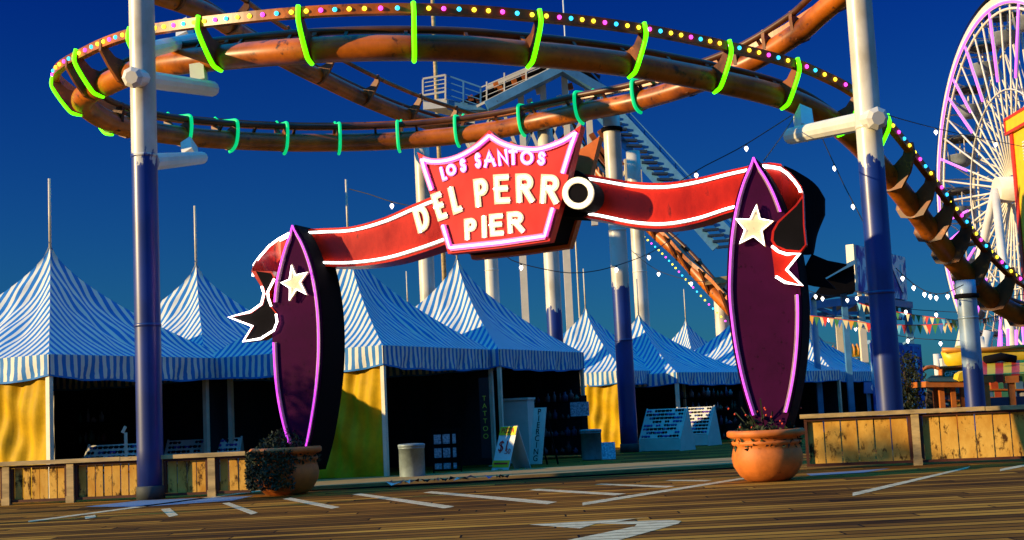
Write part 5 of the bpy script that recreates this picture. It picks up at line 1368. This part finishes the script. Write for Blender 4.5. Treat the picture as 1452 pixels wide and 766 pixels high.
# vertical purple tube lights of a ride right of the falling track
for i, (xa, ya, xb, yb) in enumerate(((1419, 468, 1414, 492), (1429, 466, 1424, 500), (1441, 468, 1437, 508))):
    a = P(xa, ya, 80); e = P(xb, yb, 80); b = MB(); b.tube([a, V((e.x, e.y, 0))], .09, 8)
    t = thing('neon_pole', ['first', 'second', 'third'][i]+' purple lit pole from the left, under the falling track', 'pole', V((e.x, e.y, 0)), group='purple lit poles behind the kiosk'); b.build('tube', neon_w, t)
    bb_ = MB(); bb_.tube([V((e.x, e.y, 0)), V((e.x, e.y, .4))], .25, 10); bb_.build('base', steelwhite, t)

# ------------------------------------------------------------ strings of bulbs
def string(pts, bl, name_label, r=.012, br=.062):
    w3 = catmull([P(*p) for p in pts], .25)
    c = w3[len(w3)//2]; t = thing('string_lights' if bl else 'hanging_cable', name_label, 'string lights' if bl else 'cable', c)
    b = MB(); b.tube(w3, r, 5); b.build('wire', wirem, t)
    px = [pix(p)[0] for p in w3]
    for x in bl:
        i = min(range(len(w3)), key=lambda k: abs(px[k]-x)); p = w3[i]; k = .66*(p.y/26)**.5
        b = MB(); b.lathe([(.001, -.24*k), (br*k, -.15*k), (br*.95*k, -.11*k), (.03*k, -.07*k)], p, 6, sm=False); o = b.build('bulb', bulbm, t)
        b = MB(); b.tube([p+V((0, 0, -.08*k)), p], .03*k, 6); b.build('socket', wirem, o)
SL = 'string of white bulbs '
string([(495, 268, 31.5), (525, 276, 31), (555, 286, 30.5), (600, 296, 29.5)], [555], SL+'running from the bare mast to the red shield')
string([(695, 340, 34), (715, 362, 34), (733, 372, 34), (768, 381, 34), (805, 387, 34), (840, 385, 34), (870, 378, 34.5), (905, 366, 36), (930, 354, 37.5), (962, 332, 40)], [733, 872, 921], SL+'sagging under the red shield')
string([(895, 355, 50), (915, 372, 49), (936, 385, 48), (960, 393, 47.5), (982, 398, 47), (1004, 400, 46.5)], [936, 982], SL+'ending at the timber crosshead')
string([(930, 275, 30), (960, 260, 30), (993, 239, 30), (1030, 220, 30), (1059, 204, 30), (1122, 164, 31)], [993, 1059], SL+'rising to the support arm left of the right post')
string([(1083, 228, 22.5), (1105, 198, 26), (1125, 168, 30)], [], 'bare cable from the right surfboard tip up to the track')
string([(1166, 196, 31), (1174, 214, 30.5), (1183, 233, 30), (1196, 261, 29), (1210, 288, 28), (1232, 330, 25)], [1183, 1210], SL+'dropping steeply to the right post')
string([(1248, 160, 24.6), (1285, 171, 29), (1327, 182, 34), (1370, 192, 38), (1411, 200, 42), (1470, 212, 48)], [1327, 1411], SL+'crossing before the ferris wheel')
string([(1270, 380, 36), (1278, 388, 36), (1297, 404, 35.5), (1313, 413, 35), (1330, 417, 34.5), (1345, 414, 34), (1366, 404, 33)], [1278, 1297, 1311, 1315, 1330, 1345], SL+'sagging right of the right post to the blue grey column')
string([(1146, 412, 46), (1152, 414, 46), (1168, 419, 46), (1200, 421, 47), (1216, 418, 48), (1230, 412, 49)], [1152, 1168, 1200, 1216], SL+'along the top of the blue truss')
string([(1230, 424, 44), (1282, 437, 44), (1323, 441, 43), (1362, 443, 42)], [1282, 1323], SL+'faint, above the upper row of bunting')
string([(1230, 468, 44), (1292, 479, 44), (1333, 482, 43), (1364, 483, 42)], [1292, 1333], SL+'faint, below the bunting and above the mural')
string([(1146, 445, 52), (1171, 448, 52), (1211, 461, 51), (1238, 470, 50)], [1171, 1211], SL+'under the blue truss left of the right post')
string([(1420, 430, 40), (1430, 421, 40), (1470, 415, 40)], [1430], SL+'short, beside the falling track at the right edge')
# ------------------------------------------------------------ bunting
fl = [mat('flag_'+n_, c_, .7, var=.1) for n_, c_ in (('red', (.62, .03, .02)), ('green', (.02, .16, .04)), ('cream', (.62, .52, .28)), ('amber', (.6, .28, .03)), ('blue', (.03, .12, .45)), ('sky', (.10, .38, .55)))]
def bunting(pts, seq, label, sz):
    w3 = catmull([P(*p) for p in pts], .1); c = w3[len(w3)//2]; t = thing('bunting', label, 'bunting', c, group='strings of coloured bunting')
    b = MB(); b.tube(w3, .012, 5); b.build('cord', fl[0], t)
    n = len(seq)
    for k, s_ in enumerate(seq):
        i = int((k+.5)/n*(len(w3)-1)); p = w3[i]; u = (w3[min(len(w3)-1, i+1)]-w3[max(0, i-1)]).normalized()
        b = MB(); b.prism([p-u*sz*.42, p+u*sz*.42, p+V((random.uniform(-.03, .03), 0, -sz*1.35))], V((0, .012, 0))); b.build('flag', fl['rgcabs'.index(s_)], t)
bunting([(1150, 448, 48), (1185, 452, 47.6), (1215, 456, 47.3), (1245, 460, 47), (1290, 461, 46.5), (1330, 460, 46), (1360, 457, 45.6)], 'agcrcgbcagccrgabgcsracgcrgbcag', 'lower string of coloured pennants passing behind the right post', .24)
bunting([(1218, 430, 48), (1245, 438, 47.5), (1275, 443, 47), (1300, 447, 46.5), (1330, 451, 46), (1362, 454, 45.5), (1395, 452, 46), (1420, 446, 47)], 'sccacgcrgscagcrcgscaccabgcrgacsgbc', 'upper string of coloured pennants ending behind the blue grey column', .20)

# ------------------------------------------------------------ leafy trees beside the deck, out to the left; their shade falls across the arch and the tall fence
def shade_tree(c, z0, z1, rad, n, label, seed):
    random.seed(seed); t = thing('leafy_tree', label, 'tree', c)
    b = MB(); b.tube([c, c+V((.08, 0, z0*.5)), c+V((-.04, .05, z0)), c+V((.05, 0, z1*.93))], [.13, .11, .09, .03], 8)
    for i in range(10):
        a = random.uniform(0, 6.28); s0 = c+V((0, 0, random.uniform(z0*.85, z1*.85))); b.tube([s0, s0+V((rad*.4*math.cos(a), rad*.4*math.sin(a), .3)), s0+V((rad*.85*math.cos(a), rad*.85*math.sin(a), .45))], [.045, .03, .012], 5)
    b.build('trunk', mat('bark', (.05, .03, .015), .9), t)
    b = MB()
    for i in range(n):
        a = random.uniform(0, 6.28); h = random.random(); r = rad*math.sqrt(random.random())*(1-.5*abs(2*h-1))
        cl = c+V((r*math.cos(a), r*math.sin(a), z0+(z1-z0)*h))
        for j in range(26):
            p = cl+V((random.gauss(0, .14), random.gauss(0, .14), random.gauss(0, .13))); d_ = V((random.gauss(0, 1), random.gauss(0, 1), random.gauss(0, 1))).normalized(); e_2 = d_.cross(V((.3, .5, .8))).normalized()
            k = b.add([p-d_*.09, p+e_2*.035, p+d_*.09, p-e_2*.035]); b.face((k, k+1, k+2, k+3))
    b.build('crown', mat('dark_leaves', (.022, .035, .014), .7, var=.6), t)
HS = V((SUND.x, SUND.y, 0)).normalized(); TL = math.tan(EL)
q = V((-3.75, 23.3, 0)) + HS*11.5; shade_tree(q, 11.5*TL - .1, 11.5*TL + 2.1, 1.0, 95, 'leafy tree beside the deck whose shade falls on the left planter', 41)
q = V((6.1, 23.75, 0)) + HS*21; shade_tree(q, 21*TL - .05, 21*TL + .40, .70, 15, 'leafy tree beside the deck whose shade falls on the tall fence', 42)
